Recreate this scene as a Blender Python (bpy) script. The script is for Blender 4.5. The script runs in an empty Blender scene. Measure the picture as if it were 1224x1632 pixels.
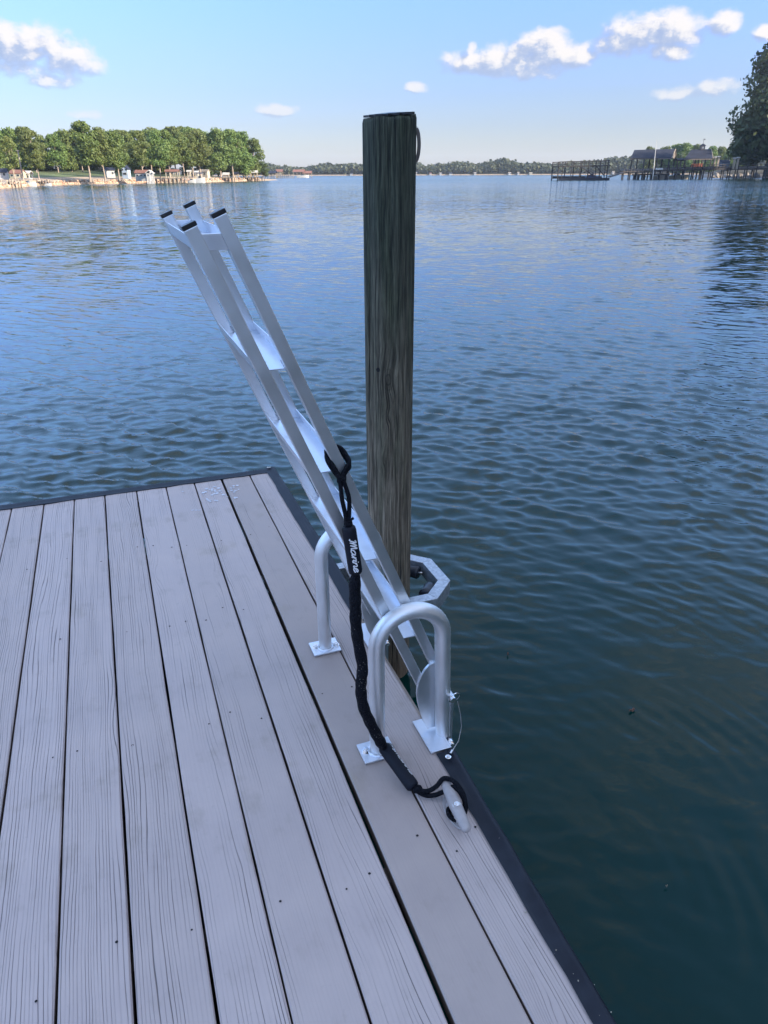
import bpy, math, random
import numpy as np
from mathutils import Vector, Matrix

random.seed(7)
scene = bpy.context.scene
col = scene.collection
PI = math.pi
R = math.radians

# ---------------------------------------------------------------- camera
EYE = 1.45
F, CX, CY, HY = 1130.0, 612.0, 816.0, 275.5
RHO = math.atan(.0035)
PITCH = math.atan((CY - HY) / F)
_c, _s = math.cos(PITCH), math.sin(PITCH)
F0 = Vector((0, _c, -_s)); U0 = Vector((0, _s, _c)); R0 = Vector((1, 0, 0))
RC = math.cos(RHO) * R0 - math.sin(RHO) * U0
UC = math.sin(RHO) * R0 + math.cos(RHO) * U0
cam_d = bpy.data.cameras.new('camera')
cam = bpy.data.objects.new('camera', cam_d); col.objects.link(cam); scene.camera = cam
cam_d.sensor_fit = 'VERTICAL'; cam_d.sensor_height = 36.0
cam_d.lens = 36.0 * F / 1632.0
cam_d.clip_start = .05; cam_d.clip_end = 12000
m = Matrix((RC, UC, -F0)).transposed().to_4x4(); m.translation = (0, 0, EYE)
cam.matrix_world = m

def ray(px, py):
    return (px - CX) / F * RC - (py - CY) / F * UC + F0
def at(px, py, Y):
    r = ray(px, py); return Vector((0, 0, EYE)) + r * (Y / r.y)
def azel(px, py):
    r = ray(px, py).normalized(); return math.atan2(r.x, r.y), math.asin(r.z)

WZ = -0.46                                   # lake level, dock top is z = 0
SUN_AZ, SUN_EL = R(112), R(20)

# ---------------------------------------------------------------- node helpers
def new_mat(name):
    mt = bpy.data.materials.new(name); mt.use_nodes = True
    nt = mt.node_tree
    for n in list(nt.nodes): nt.nodes.remove(n)
    out = nt.nodes.new('ShaderNodeOutputMaterial')
    return mt, N(nt), out
class N:
    def __init__(s, nt): s.nt = nt
    def new(s, t, **kw):
        n = s.nt.nodes.new(t)
        for k, v in kw.items(): setattr(n, k, v)
        return n
    def put(s, sock, v):
        if v is None: return
        if isinstance(v, bpy.types.NodeSocket): s.nt.links.new(v, sock)
        else:
            if hasattr(sock.default_value, '__len__') and hasattr(v, '__len__') and len(sock.default_value) == 4 and len(v) == 3: v = (*v, 1)
            sock.default_value = v
    def math(s, op, a, b=None, c=None, clamp=False):
        n = s.new('ShaderNodeMath', operation=op); n.use_clamp = clamp
        s.put(n.inputs[0], a); s.put(n.inputs[1], b); s.put(n.inputs[2], c)
        return n.outputs[0]
    def vmath(s, op, a, b=None, out=0):
        n = s.new('ShaderNodeVectorMath', operation=op)
        s.put(n.inputs[0], a)
        if op == 'SCALE': s.put(n.inputs['Scale'], b)
        else: s.put(n.inputs[1], b)
        return n.outputs[out]
    def sep(s, v):
        n = s.new('ShaderNodeSeparateXYZ'); s.put(n.inputs[0], v); return n.outputs
    def comb(s, x, y, z):
        n = s.new('ShaderNodeCombineXYZ')
        for i, q in enumerate((x, y, z)): s.put(n.inputs[i], q)
        return n.outputs[0]
    def noise(s, vec, scale=1., detail=3., rough=.5, dist=0., out='Fac'):
        n = s.new('ShaderNodeTexNoise'); s.put(n.inputs['Vector'], vec)
        s.put(n.inputs['Scale'], scale); s.put(n.inputs['Detail'], detail)
        s.put(n.inputs['Roughness'], rough); s.put(n.inputs['Distortion'], dist)
        return n.outputs[out]
    def vor(s, vec, scale=1., out='Distance', **kw):
        n = s.new('ShaderNodeTexVoronoi', **kw); s.put(n.inputs['Vector'], vec); s.put(n.inputs['Scale'], scale)
        return n.outputs[out]
    def ramp(s, f, stops, interp='LINEAR'):
        n = s.new('ShaderNodeValToRGB'); r = n.color_ramp; r.interpolation = interp
        while len(r.elements) < len(stops): r.elements.new(.5)
        for e, (p, cc) in zip(r.elements, stops):
            e.position = p
            if not hasattr(cc, '__len__'): cc = (cc, cc, cc)
            e.color = (*cc, 1)
        s.put(n.inputs[0], f); return n.outputs[0]
    def mr(s, v, a, b, c=0., d=1., interp='LINEAR'):
        n = s.new('ShaderNodeMapRange'); n.interpolation_type = interp
        for i, q in enumerate((v, a, b, c, d)): s.put(n.inputs[i], q)
        return n.outputs[0]
    def mix(s, f, a, b, blend='MIX'):
        n = s.new('ShaderNodeMix', data_type='RGBA', blend_type=blend)
        s.put(n.inputs[0], f); s.put(n.inputs[6], a); s.put(n.inputs[7], b)
        return n.outputs[2]
    def bump(s, h, strength=.3, dist=.01, normal=None):
        n = s.new('ShaderNodeBump'); s.put(n.inputs['Height'], h)
        s.put(n.inputs['Strength'], strength); s.put(n.inputs['Distance'], dist); s.put(n.inputs['Normal'], normal)
        return n.outputs[0]
    def bsdf(s, out, color=(.5, .5, .5), rough=.5, metal=0., normal=None, **kw):
        n = s.new('ShaderNodeBsdfPrincipled')
        s.put(n.inputs['Base Color'], color); s.put(n.inputs['Roughness'], rough); s.put(n.inputs['Metallic'], metal)
        s.put(n.inputs['Normal'], normal)
        for k, v in kw.items(): s.put(n.inputs[k], v)
        if out: s.nt.links.new(n.outputs[0], out.inputs[0])
        return n.outputs[0]
    def objco(s): return s.new('ShaderNodeTexCoord').outputs['Object']
    def rnd(s): return s.new('ShaderNodeObjectInfo').outputs['Random']
    def oattr(s, name): return s.new('ShaderNodeAttribute', attribute_type='OBJECT', attribute_name=name).outputs['Fac']

# ---------------------------------------------------------------- world
world = bpy.data.worlds.new('World'); scene.world = world; world.use_nodes = True
wn = world.node_tree; bg = wn.nodes['Background']; w = N(wn)
sky = w.new('ShaderNodeTexSky', sky_type='NISHITA')
sky.sun_disc = False; sky.sun_elevation = SUN_EL; sky.sun_rotation = SUN_AZ
sky.air_density = 1.0; sky.dust_density = .6; sky.ozone_density = 2.0
dvec = w.new('ShaderNodeTexCoord').outputs['Generated']
dx, dy, dz = w.sep(dvec)
el = w.math('ARCSINE', dz); az = w.math('ARCTAN2', dx, dy)
tint = w.ramp(w.mr(el, 0., R(60)), [(0., (.395, .40, .50)), (.05, (.36, .375, .53)), (.083, (.375, .40, .57)), (.12, (.42, .455, .73)), (.175, (.47, .545, .95)),
                                    (.25, (1.12, 1.36, 1.72)), (.4, (1.75, 1.70, 1.82)), (1., (1.8, 1.6, 1.45))])
skycol = w.mix(1., sky.outputs[0], tint, 'MULTIPLY')
grp = bpy.data.node_groups.new('cloud_density', 'ShaderNodeTree')
grp.interface.new_socket('az', in_out='INPUT', socket_type='NodeSocketFloat')
grp.interface.new_socket('el', in_out='INPUT', socket_type='NodeSocketFloat')
grp.interface.new_socket('density', in_out='OUTPUT', socket_type='NodeSocketFloat')
g = N(grp); gi = g.new('NodeGroupInput').outputs; go = g.new('NodeGroupOutput')
PX = 1 / 1252.
CLOUDS = [  # px, py, half width, height above, height below, weight
    (52, 74, 72, 32, 22, 1), (10, 66, 42, 30, 34, 1), (112, 98, 50, 24, 24, 1), (88, 128, 52, 14, 16, .75), (30, 108, 60, 20, 18, .7),
    (820, 96, 100, 24, 26, 1), (868, 72, 46, 24, 28, 1), (905, 92, 52, 22, 18, 1), (750, 100, 62, 22, 22, .8), (840, 116, 60, 10, 12, .9), (750, 76, 12, 14, 20, .8),
    (1020, 52, 62, 28, 22, 1), (1065, 50, 58, 28, 24, 1), (990, 70, 55, 16, 20, .9), (1070, 82, 40, 12, 14, .9), (1156, 38, 23, 20, 20, 1), (1220, 50, 20, 12, 12, 1),
    (664, 139, 24, 11, 10, .9), (441, 175, 42, 13, 11, .9), (138, 183, 34, 10, 9, .62), (1085, 148, 75, 14, 14, .58), (1140, 140, 40, 16, 18, .72)]
for k in range(16):       # a few more clouds round the rest of the sky
    a_ = R(55 + k * 17 + random.uniform(-6, 6)); e_ = R(random.uniform(9, 34))
    CLOUDS.append((('ae', a_, e_), 0, random.uniform(70, 160), random.uniform(28, 50), random.uniform(18, 28), 1))
for k in range(5):
    CLOUDS.append((('ae', R(-70 - 14 * k), R(random.uniform(9, 30))), 0, random.uniform(70, 150), random.uniform(28, 46), 22, 1))
warp = g.noise(g.comb(gi[0], gi[1], 0.), 26., 3., .55, 0., 'Color')
wx, wy, wz_ = g.sep(g.vmath('SUBTRACT', warp, (.5, .5, .5)))
aa = g.math('MULTIPLY_ADD', wx, .016, gi[0]); ee = g.math('MULTIPLY_ADD', wy, .012, gi[1])
acc = None
for cx_, cy_, hw, hu, hd, wt in CLOUDS:
    if isinstance(cx_, tuple): a0, e0 = cx_[1], cx_[2]
    else: a0, e0 = azel(cx_, cy_)
    X = g.math('MULTIPLY', g.math('SUBTRACT', aa, a0), 1 / (hw * PX))
    dy_ = g.math('SUBTRACT', ee, e0)
    up = g.math('MULTIPLY', g.math('MAXIMUM', dy_, 0.), 1 / (hu * PX))
    dn = g.math('MULTIPLY', g.math('MINIMUM', dy_, 0.), 1 / (hd * PX))
    Y = g.math('ADD', up, dn)
    q = g.math('SUBTRACT', wt, g.math('ADD', g.math('MULTIPLY', X, X), g.math('MULTIPLY', Y, Y)))
    acc = q if acc is None else g.new('ShaderNodeMath', operation='SMOOTH_MAX')
    if not isinstance(acc, bpy.types.NodeSocket):
        n = acc; g.put(n.inputs[0], prev); g.put(n.inputs[1], q); n.inputs[2].default_value = .25; acc = n.outputs[0]
    prev = acc
nz = g.noise(g.comb(g.math('MULTIPLY', gi[0], 1.), g.math('MULTIPLY', gi[1], 1.5), 3.3), 42., 9., .64)
nz2 = g.vor(g.comb(aa, g.math('MULTIPLY', ee, 1.2), 1.), 75.)
dd = g.math('ADD', g.math('MULTIPLY_ADD', acc, 1.35, .12), g.math('MULTIPLY', g.math('SUBTRACT', nz, .5), 2.3))
dd = g.math('SUBTRACT', dd, g.math('MULTIPLY', nz2, .36))
# unseen cumulus above the frame, added to brighten and whiten the dock's skylight
cel = g.math('COSINE', gi[1]); pl = g.comb(g.math('MULTIPLY', g.math('SINE', gi[0]), cel), g.math('MULTIPLY', g.math('COSINE', gi[0]), cel), 0.)
hi1 = g.noise(pl, 3.2, 7., .6)
hi_ = g.math('ADD', g.math('MULTIPLY', g.math('SUBTRACT', hi1, .50), 6.), g.mr(gi[1], R(15), R(34), -3.5, .55))
grp.links.new(g.math('MAXIMUM', g.math('MAXIMUM', dd, hi_), -2.), go.inputs[0])
def dens(a, e):
    n = w.new('ShaderNodeGroup'); n.node_tree = grp; w.put(n.inputs[0], a); w.put(n.inputs[1], e); return n.outputs[0]
d0 = dens(az, el)
d1 = dens(w.math('ADD', az, .009), w.math('ADD', el, .009))
cov = w.mr(d0, -.15, 1.0, 0., 1., 'SMOOTHSTEP')
lit = w.mr(w.math('SUBTRACT', d0, d1), -.35, .55)
lit = w.math('MULTIPLY', lit, w.mr(d0, 0., .9, .75, 1.))
ccol = w.ramp(lit, [(0., (.42, .52, .75)), (.36, (.53, .61, .79)), (.62, (.82, .82, .87)), (1., (1.05, .99, .94))])
# the far clouds pale towards the horizon
ccol = w.mix(w.mr(el, 0., R(7), .65, .0), ccol, (.62, .70, .84))
EXPO = 1.3
SKY = .15
cl_scaled = w.vmath('SCALE', ccol, 1 / (SKY * 2 ** EXPO))
covf = w.math('MULTIPLY', cov, w.mr(el, 0., R(7), .45, .93))
cl_scaled = w.vmath('SCALE', cl_scaled, w.mr(el, R(13), R(26), 1., 1.3))
final = w.mix(covf, skycol, cl_scaled)
wn.links.new(final, bg.inputs[0]); bg.inputs[1].default_value = SKY
world.cycles.sampling_method = 'MANUAL'; world.cycles.sample_map_resolution = 512

# ---------------------------------------------------------------- sun, exposure
sd = bpy.data.lights.new('sun', 'SUN'); sd.energy = 4.9; sd.angle = R(.53); sd.color = (1., .87, .70)
sun = bpy.data.objects.new('sun', sd); col.objects.link(sun)
tosun = Vector((math.sin(SUN_AZ) * math.cos(SUN_EL), math.cos(SUN_AZ) * math.cos(SUN_EL), math.sin(SUN_EL)))
sun.rotation_euler = tosun.to_track_quat('Z', 'Y').to_euler()
vs = scene.view_settings
scene.display_settings.display_device = 'sRGB'
vs.view_transform = 'Standard'; vs.look = 'None'; vs.gamma = 1; vs.use_curve_mapping = False
vs.exposure = EXPO
scene.cycles.max_bounces = 6; scene.cycles.volume_bounces = 0
scene.cycles.caustics_reflective = False; scene.cycles.caustics_refractive = False
scene.cycles.transparent_max_bounces = 6

# ---------------------------------------------------------------- mesh helpers
class MB:
    def __init__(s): s.v = []; s.f = []; s.mi = []; s.cur = 0
    def add(s, vs_, fs):
        o = len(s.v); s.v += [tuple(p) for p in vs_]; s.f += [tuple(i + o for i in f) for f in fs]; s.mi += [s.cur] * len(fs)
    def box(s, c, size, rot=None):
        hx, hy, hz = size[0] / 2, size[1] / 2, size[2] / 2
        ps = [Vector((x, y, z)) for x in (-hx, hx) for y in (-hy, hy) for z in (-hz, hz)]
        if rot: ps = [rot @ p for p in ps]
        c = Vector(c)
        s.add([p + c for p in ps], [(0, 1, 3, 2), (4, 6, 7, 5), (0, 4, 5, 1), (2, 3, 7, 6), (0, 2, 6, 4), (1, 5, 7, 3)])
    def bar(s, a, b, wx, wy, side=(1, 0, 0)):
        """square bar from a to b; wx along side, wy across"""
        a = Vector(a); b = Vector(b); t = (b - a).normalized(); sx = Vector(side)
        if abs(sx.dot(t)) > .93: sx = Vector((0, 1, 0))
        sx = (sx - t * sx.dot(t)).normalized(); sy = t.cross(sx)
        ps = []
        for q in (a, b):
            for i, j in ((-1, -1), (1, -1), (1, 1), (-1, 1)): ps.append(q + sx * wx / 2 * i + sy * wy / 2 * j)
        s.add(ps, [(3, 2, 1, 0), (4, 5, 6, 7), (0, 1, 5, 4), (1, 2, 6, 5), (2, 3, 7, 6), (3, 0, 4, 7)])
    def tube(s, path, r, n=12, caps=True, squash=1.):
        path = [Vector(p) for p in path]; L = len(path)
        rs = r if hasattr(r, '__len__') else [r] * L
        t = (path[1] - path[0]).normalized()
        a = Vector((0, 0, 1)) if abs(t.z) < .9 else Vector((1, 0, 0))
        x = (a - t * a.dot(t)).normalized(); vs_ = []
        for i, p in enumerate(path):
            t = (path[min(i + 1, L - 1)] - path[max(i - 1, 0)]).normalized()
            x = (x - t * x.dot(t)).normalized(); y = t.cross(x)
            for k in range(n):
                an = 2 * PI * k / n
                vs_.append(p + x * math.cos(an) * rs[i] + y * math.sin(an) * rs[i] * squash)
        fs = [(i * n + k, i * n + (k + 1) % n, (i + 1) * n + (k + 1) % n, (i + 1) * n + k) for i in range(L - 1) for k in range(n)]
        if caps: fs += [tuple(reversed(range(n))), tuple((L - 1) * n + k for k in range(n))]
        s.add(vs_, fs)
    def extrude(s, poly, a, b, ax):
        """poly: list of 2-D points, extruded along axis ax (0,1,2) from a to b"""
        n = len(poly); vs_ = []
        for q in (a, b):
            for p in poly:
                l = list(p); l.insert(ax, q); vs_.append(l)
        fs = [(i, (i + 1) % n, n + (i + 1) % n, n + i) for i in range(n)] + [tuple(reversed(range(n))), tuple(n + i for i in range(n))]
        s.add(vs_, fs)
    def blob(s, c, r, n=8, m_=5, jit=0.):
        vs_ = []; rx, ry, rz = r if hasattr(r, '__len__') else (r, r, r)
        for i in range(m_ + 1):
            th = PI * i / m_
            for k in range(n):
                ph = 2 * PI * k / n; j = 1 + random.uniform(-jit, jit)
                vs_.append((c[0] + rx * math.sin(th) * math.cos(ph) * j, c[1] + ry * math.sin(th) * math.sin(ph) * j, c[2] + rz * math.cos(th) * j))
        s.add(vs_, [(i * n + k, (i + 1) * n + k, (i + 1) * n + (k + 1) % n, i * n + (k + 1) % n) for i in range(m_) for k in range(n)])
    def mesh(s, name, mats, smooth=None, off=(0, 0, 0)):
        me = bpy.data.meshes.new(name)
        me.from_pydata([(x - off[0], y - off[1], z - off[2]) for x, y, z in s.v], [], s.f); me.update()
        if not isinstance(mats, (list, tuple)): mats = [mats]
        for q in mats: me.materials.append(q)
        for p, mi in zip(me.polygons, s.mi): p.material_index = mi
        if smooth is not None:
            me.shade_smooth()
            try: me.set_sharp_from_angle(angle=R(smooth))
            except Exception: pass
        me.validate(); return me

def props(o, label=None, cat=None, group=None, kind=None):
    if label: o['label'] = label
    if cat: o['category'] = cat
    if group: o['group'] = group
    if kind: o['kind'] = kind
    return o
def link(name, me, parent=None, bevel=0, **kw):
    o = bpy.data.objects.new(name, me); col.objects.link(o)
    if parent: o.parent = parent
    if bevel:
        b = o.modifiers.new('bevel', 'BEVEL'); b.width = bevel; b.segments = 2; b.limit_method = 'ANGLE'; b.angle_limit = R(35)
    props(o, **kw); return o
THETA = R(20.571)                              # the dock frame: local x = outward (v), local y = along the boards (u)
RZ = Matrix.Rotation(THETA, 4, 'Z')
def W(v, u, z=0.): return RZ @ Vector((v, u, z))
BASE = {}
def thing(name, base, label, cat, group=None, dock=True):
    """base in dock coordinates (v,u,z) when dock, else world"""
    o = bpy.data.objects.new(name, None); col.objects.link(o); o.empty_display_size = .2
    if dock: o.location = W(*base); o.rotation_euler.z = THETA
    else: o.location = base
    BASE[o.name] = Vector(base)
    return props(o, label, cat, group)
def part(mb, name, mat, root, smooth=None, bevel=0, parent=None, **kw):
    """mesh given in the root's own frame coordinates (dock or world axes); parent may be a part of root"""
    o = link(name, mb.mesh(name, mat, smooth, BASE[root.name]), parent or root, bevel, **kw); return o
def solo(mb, name, mat, base, smooth=None, bevel=0, dock=True, **kw):
    o = link(name, mb.mesh(name, mat, smooth, base), None, bevel, **kw)
    if dock: o.location = W(*base); o.rotation_euler.z = THETA
    else: o.location = base
    return o

# ---------------------------------------------------------------- materials
M = {}
def simple(name, color, rough=.5, metal=0., nscale=8., namp=.15, bump=0., bd=.002, **kw):
    mt, n, out = new_mat(name)
    co = n.objco(); nz = n.noise(co, nscale, 5.)
    c = n.mix(n.mr(nz, .3, .7), tuple(x * (1 - namp) for x in color), tuple(min(1, x * (1 + namp)) for x in color))
    nm = n.bump(n.noise(co, nscale * 6, 4.), bump, bd) if bump else None
    n.bsdf(out, c, n.mr(nz, .2, .8, rough * .85, min(1, rough * 1.15)), metal, nm, **kw)
    M[name] = mt; return mt
simple('aluminium', (.74, .77, .80), .40, 1., 14., .05, .06, .0006)
simple('aluminium_plate', (.78, .81, .87), .42, 1., 20., .05, .08, .0006)
simple('satin_tube', (.82, .83, .84), .46, .9, 12., .05, .05, .0005)
simple('chrome', (.85, .85, .86), .14, 1., 30., .05)
simple('black_plastic', (.012, .012, .014), .42, 0., 30., .2)
simple('black_foam', (.006, .008, .015), .6, 0., 60., .2, .25, .0008, **{'Specular IOR Level': .25})
simple('black_roller', (.018, .020, .028), .35)
simple('white_print', (.78, .78, .80), .6)
simple('cleat_paint', (.40, .36, .35), .45, 0., 40., .12, .2, .0008)
simple('house_white', (.36, .355, .34), .8); simple('white_paint', (.50, .49, .46), .6); simple('cream', (.38, .34, .26), .7)
simple('red_roof', (.21, .10, .075), .8); simple('slate_roof', (.010, .014, .030), .75, nscale=3.)
simple('weathered', (.13, .11, .095), .9, nscale=4., namp=.35)
simple('pier_wood', (.045, .040, .038), .9, nscale=2., namp=.35); simple('pale_post', (.30, .25, .19), .85)
simple('window_glass', (.03, .04, .05), .08); simple('dark_gap', (.012, .012, .012), .9)
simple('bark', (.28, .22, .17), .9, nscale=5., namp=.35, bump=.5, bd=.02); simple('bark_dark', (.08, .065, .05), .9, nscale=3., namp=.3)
simple('lawn', (.085, .11, .04), .95, nscale=.25, namp=.35); simple('sand', (.33, .245, .165), .9, nscale=.4, namp=.25)
simple('stone', (.24, .21, .18), .9, nscale=1.5, namp=.35); simple('canvas_blue', (.03, .05, .11), .7)
simple('woodland_floor', (.05, .045, .03), .95, nscale=.2, namp=.4); simple('brown_leaf', (.13, .06, .035), .7)
simple('steel_cable', (.6, .6, .6), .35, 1.)
simple('droppings', (.62, .62, .66), .8, nscale=60., namp=.2)

# galvanised steel
mt, n, out = new_mat('galvanised'); co = n.objco()
vz = n.vor(co, 110., 'Color'); nz = n.noise(co, 25., 5.)
c = n.mix(n.mr(n.sep(vz)[0], 0., 1.), (.38, .40, .43), (.56, .58, .61)); c = n.mix(n.mr(nz, .45, .75, 0., .5), c, (.62, .64, .68))
n.bsdf(out, c, n.mr(nz, .3, .7, .38, .6), .85, n.bump(nz, .15, .002)); M['galvanised'] = mt

# rubber edging
mt, n, out = new_mat('rubber_edging'); co = n.objco()
nz = n.noise(co, 18., 6.); sp = n.vor(co, 60.)
st = n.noise(n.vmath('MULTIPLY', co, (60., 3., 20.)), 1., 4.)
c = n.mix(n.mr(nz, .35, .7), (.008, .011, .019), (.020, .025, .036)); c = n.mix(n.mr(st, .62, .78, 0., .5), c, (.05, .05, .055))
sc_ = n.noise(co, 45., 3.)
c = n.mix(n.mr(sc_, .74, .78), c, (.30, .29, .28))
n.bsdf(out, c, n.mr(nz, .3, .7, .48, .66), 0., n.bump(n.math('ADD', nz, st), .3, .002), **{'Specular IOR Level': .3}); M['rubber'] = mt

# painted, checked deck boards: local x = width (v), local y = length (u)
mt, n, out = new_mat('deck_paint'); co = n.objco(); rn = n.rnd()
crk = n.oattr('crack'); tone = n.oattr('tone'); seed = n.math('MULTIPLY', rn, 60.)
x, y, z = n.sep(co)
wv = n.noise(n.comb(n.math('MULTIPLY', x, 6.), n.math('MULTIPLY', y, 1.6), seed), 1., 3.)
kn = n.vor(n.comb(n.math('MULTIPLY', x, 7.), n.math('MULTIPLY', y, 1.3), seed), 1., 'Distance')
knw = n.mr(kn, .0, .28, .022, 0., 'SMOOTHSTEP')
xs = n.math('ADD', n.math('ADD', x, n.math('MULTIPLY', n.math('SUBTRACT', wv, .5), .035)), knw)
n1 = n.noise(n.comb(n.math('MULTIPLY', xs, 7.), n.math('MULTIPLY', y, .45), seed), 1., 2., .5)
n1b = n.noise(n.comb(n.math('MULTIPLY', x, 40.), n.math('MULTIPLY', y, .8), seed), 1., 2., .5)
tt = n.math('ADD', n.math('MULTIPLY', xs, 125.), n.math('ADD', n.math('MULTIPLY', n1, 9.), n.math('MULTIPLY', n1b, 1.6)))
pp = n.math('PINGPONG', tt, .5)
breaks = n.noise(n.comb(n.math('MULTIPLY', xs, 90.), n.math('MULTIPLY', y, 1.9), n.math('ADD', seed, 7.)), 1., 3.)
zone = n.noise(n.comb(n.math('MULTIPLY', x, 16.), n.math('MULTIPLY', y, .9), n.math('ADD', seed, 3.)), 1., 2.)
m_ = n.math('MULTIPLY', n.mr(breaks, .38, .54), n.mr(n.math('ADD', zone, n.math('MULTIPLY', crk, .5)), .60, .80))
wid = n.mr(breaks, .4, .72, .05, .17)
line = n.math('MULTIPLY', n.mr(n.math('DIVIDE', pp, wid), 0., 1., 1., 0., 'SMOOTHSTEP'), m_)
soft = n.math('MULTIPLY', n.mr(pp, 0., .35, 1., 0., 'SMOOTHSTEP'), n.math('MULTIPLY', crk, .5))
fine = n.noise(n.comb(n.math('MULTIPLY', x, 260.), n.math('MULTIPLY', y, 9.), seed), 1., 4.)
mott = n.noise(co, 4.5, 5., .6); spk = n.noise(co, 55., 4.)
base = n.mix(tone, (.585, .485, .45), (.455, .37, .33))
base = n.mix(n.mr(mott, .3, .72), n.mix(1., base, (.86, .86, .88), 'MULTIPLY'), base)
base = n.mix(n.mr(fine, .58, .8, 0., .22), base, (.30, .25, .23))
base = n.mix(n.mr(spk, .66, .78, 0., .35), base, (.34, .29, .26))
dirt = n.noise(n.vmath('MULTIPLY', co, (9., 5., 1.)), 1., 6., .65)
base = n.mix(n.mr(dirt, .56, .74, 0., .42), base, (.27, .22, .17))
blot = n.noise(n.vmath('ADD', n.vmath('MULTIPLY', co, (5., 3.5, 1.)), n.comb(seed, 2., 0.)), 1., 4., .55)
base = n.mix(n.mr(blot, .64, .70, 0., .28), base, (.34, .27, .20))
wear = n.noise(n.vmath('ADD', n.vmath('MULTIPLY', co, (14., 6., 1.)), n.comb(seed, 0., 5.)), 1., 5., .6)
base = n.mix(n.mr(wear, .70, .76, 0., .4), base, (.64, .58, .55))
base = n.mix(soft, base, n.mix(1., base, (.84, .83, .84), 'MULTIPLY'))
colr = n.mix(n.math('MULTIPLY', line, n.mr(breaks, .4, .7, .4, .9)), base, (.028, .022, .022))
edge = n.mr(z, -.010, -.003, 1., 0.)
colr = n.mix(n.math('MULTIPLY', edge, .8), colr, (.10, .07, .05))
h = n.math('SUBTRACT', n.math('ADD', n.math('MULTIPLY', fine, .10), n.math('MULTIPLY', mott, .1)), n.math('ADD', n.math('MULTIPLY', line, 1.), n.math('MULTIPLY', soft, .25)))
n.bsdf(out, colr, n.mr(mott, .3, .7, .5, .68), 0., n.bump(h, .55, .003)); M['deck_paint'] = mt

# piling wood
mt, n, out = new_mat('piling_wood'); co = n.objco(); x, y, z = n.sep(co)
ang = n.math('ARCTAN2', x, n.math('MULTIPLY', y, -1.))      # 0 facing -y
def knot(z0, a0, wz, wa):
    a = n.math('DIVIDE', n.math('SUBTRACT', ang, a0), wa); b = n.math('DIVIDE', n.math('SUBTRACT', z, z0), wz)
    return n.math('SQRT', n.math('ADD', n.math('MULTIPLY', a, a), n.math('MULTIPLY', b, b)))
k1 = knot(1.375, -.42, .050, .30); k2 = knot(1.245, -.42, .022, .14); k3 = knot(1.09, -.75, .03, .18)
dwn = n.math('ADD', n.mr(k1, 0., 2.2, .16, 0., 'SMOOTHSTEP'), n.math('ADD', n.mr(k2, 0., 2., .1, 0., 'SMOOTHSTEP'), n.mr(k3, 0., 2., .1, 0., 'SMOOTHSTEP')))
wv = n.noise(n.comb(n.math('MULTIPLY', ang, 2.), n.math('MULTIPLY', z, 3.), 0.), 1., 3.)
an2 = n.math('ADD', ang, n.math('ADD', n.math('MULTIPLY', wv, .25), dwn))
s1 = n.noise(n.comb(n.math('MULTIPLY', an2, 9.), n.math('MULTIPLY', z, 4.), 0.), 1., 6., .68)
s2 = n.noise(n.comb(n.math('MULTIPLY', an2, 30.), n.math('MULTIPLY', z, 10.), 4.), 1., 4., .6)
s3 = n.noise(n.comb(n.math('MULTIPLY', an2, 22.), n.math('MULTIPLY', z, 2.6), 9.), 1., 3.)
chk = n.mr(s3, .60, .70)
g1 = n.noise(n.comb(n.math('MULTIPLY', ang, 2.), n.math('MULTIPLY', z, 2.), 2.), 1., 3.)
hgt = n.mr(n.math('ADD', z, n.math('MULTIPLY', n.math('SUBTRACT', g1, .5), .5)), .85, 1.85)
top = n.mix(n.mr(s1, .38, .64), (.016, .021, .014), (.115, .128, .085))
low = n.mix(n.mr(s1, .38, .64), (.11, .085, .055), (.40, .33, .24))
c = n.mix(hgt, low, top)
c = n.mix(n.mr(z, -.05, .35, 1., 0.), c, n.mix(n.mr(s1, .3, .7), (.15, .085, .045), (.30, .20, .13)))
c = n.mix(n.mr(g1, .5, .7, 0., .5), c, n.mix(1., c, (.62, .78, .55), 'MULTIPLY'))
c = n.mix(n.mr(s2, .47, .62, 0., .7), c, n.mix(1., c, (.35, .35, .35), 'MULTIPLY'))
s4 = n.noise(n.comb(n.math('MULTIPLY', an2, 45.), n.math('MULTIPLY', z, 7.), 14.), 1., 3., .6)
c = n.mix(n.mr(s4, .58, .68, 0., .55), c, n.mix(1., c, (1.7, 1.7, 1.6), 'MULTIPLY'))
mo = n.noise(n.comb(n.math('MULTIPLY', ang, 3.), n.math('MULTIPLY', z, 9.), 21.), 1., 5., .65)
c = n.mix(n.mr(mo, .52, .70, 0., .6), c, n.mix(1., c, (.5, .55, .5), 'MULTIPLY'))
c = n.mix(chk, c, (.006, .007, .007))
rings = n.math('SINE', n.math('MULTIPLY', n.math('ADD', k1, n.math('MULTIPLY', s2, .2)), 17.))
c = n.mix(n.math('MULTIPLY', n.mr(rings, .3, 1.), n.mr(k1, .35, 1.1, .5, 0.)), c, (.012, .013, .012))
wl = n.mr(n.math('ADD', z, n.math('MULTIPLY', g1, .1)), -.02, .10, 1., 0.)
c = n.mix(wl, c, (.018, .014, .009))
h = n.math('SUBTRACT', n.math('ADD', s1, n.math('MULTIPLY', s2, .5)), n.math('MULTIPLY', chk, 1.2))
n.bsdf(out, c, .85, 0., n.bump(h, 1., .008)); M['piling_wood'] = mt

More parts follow.
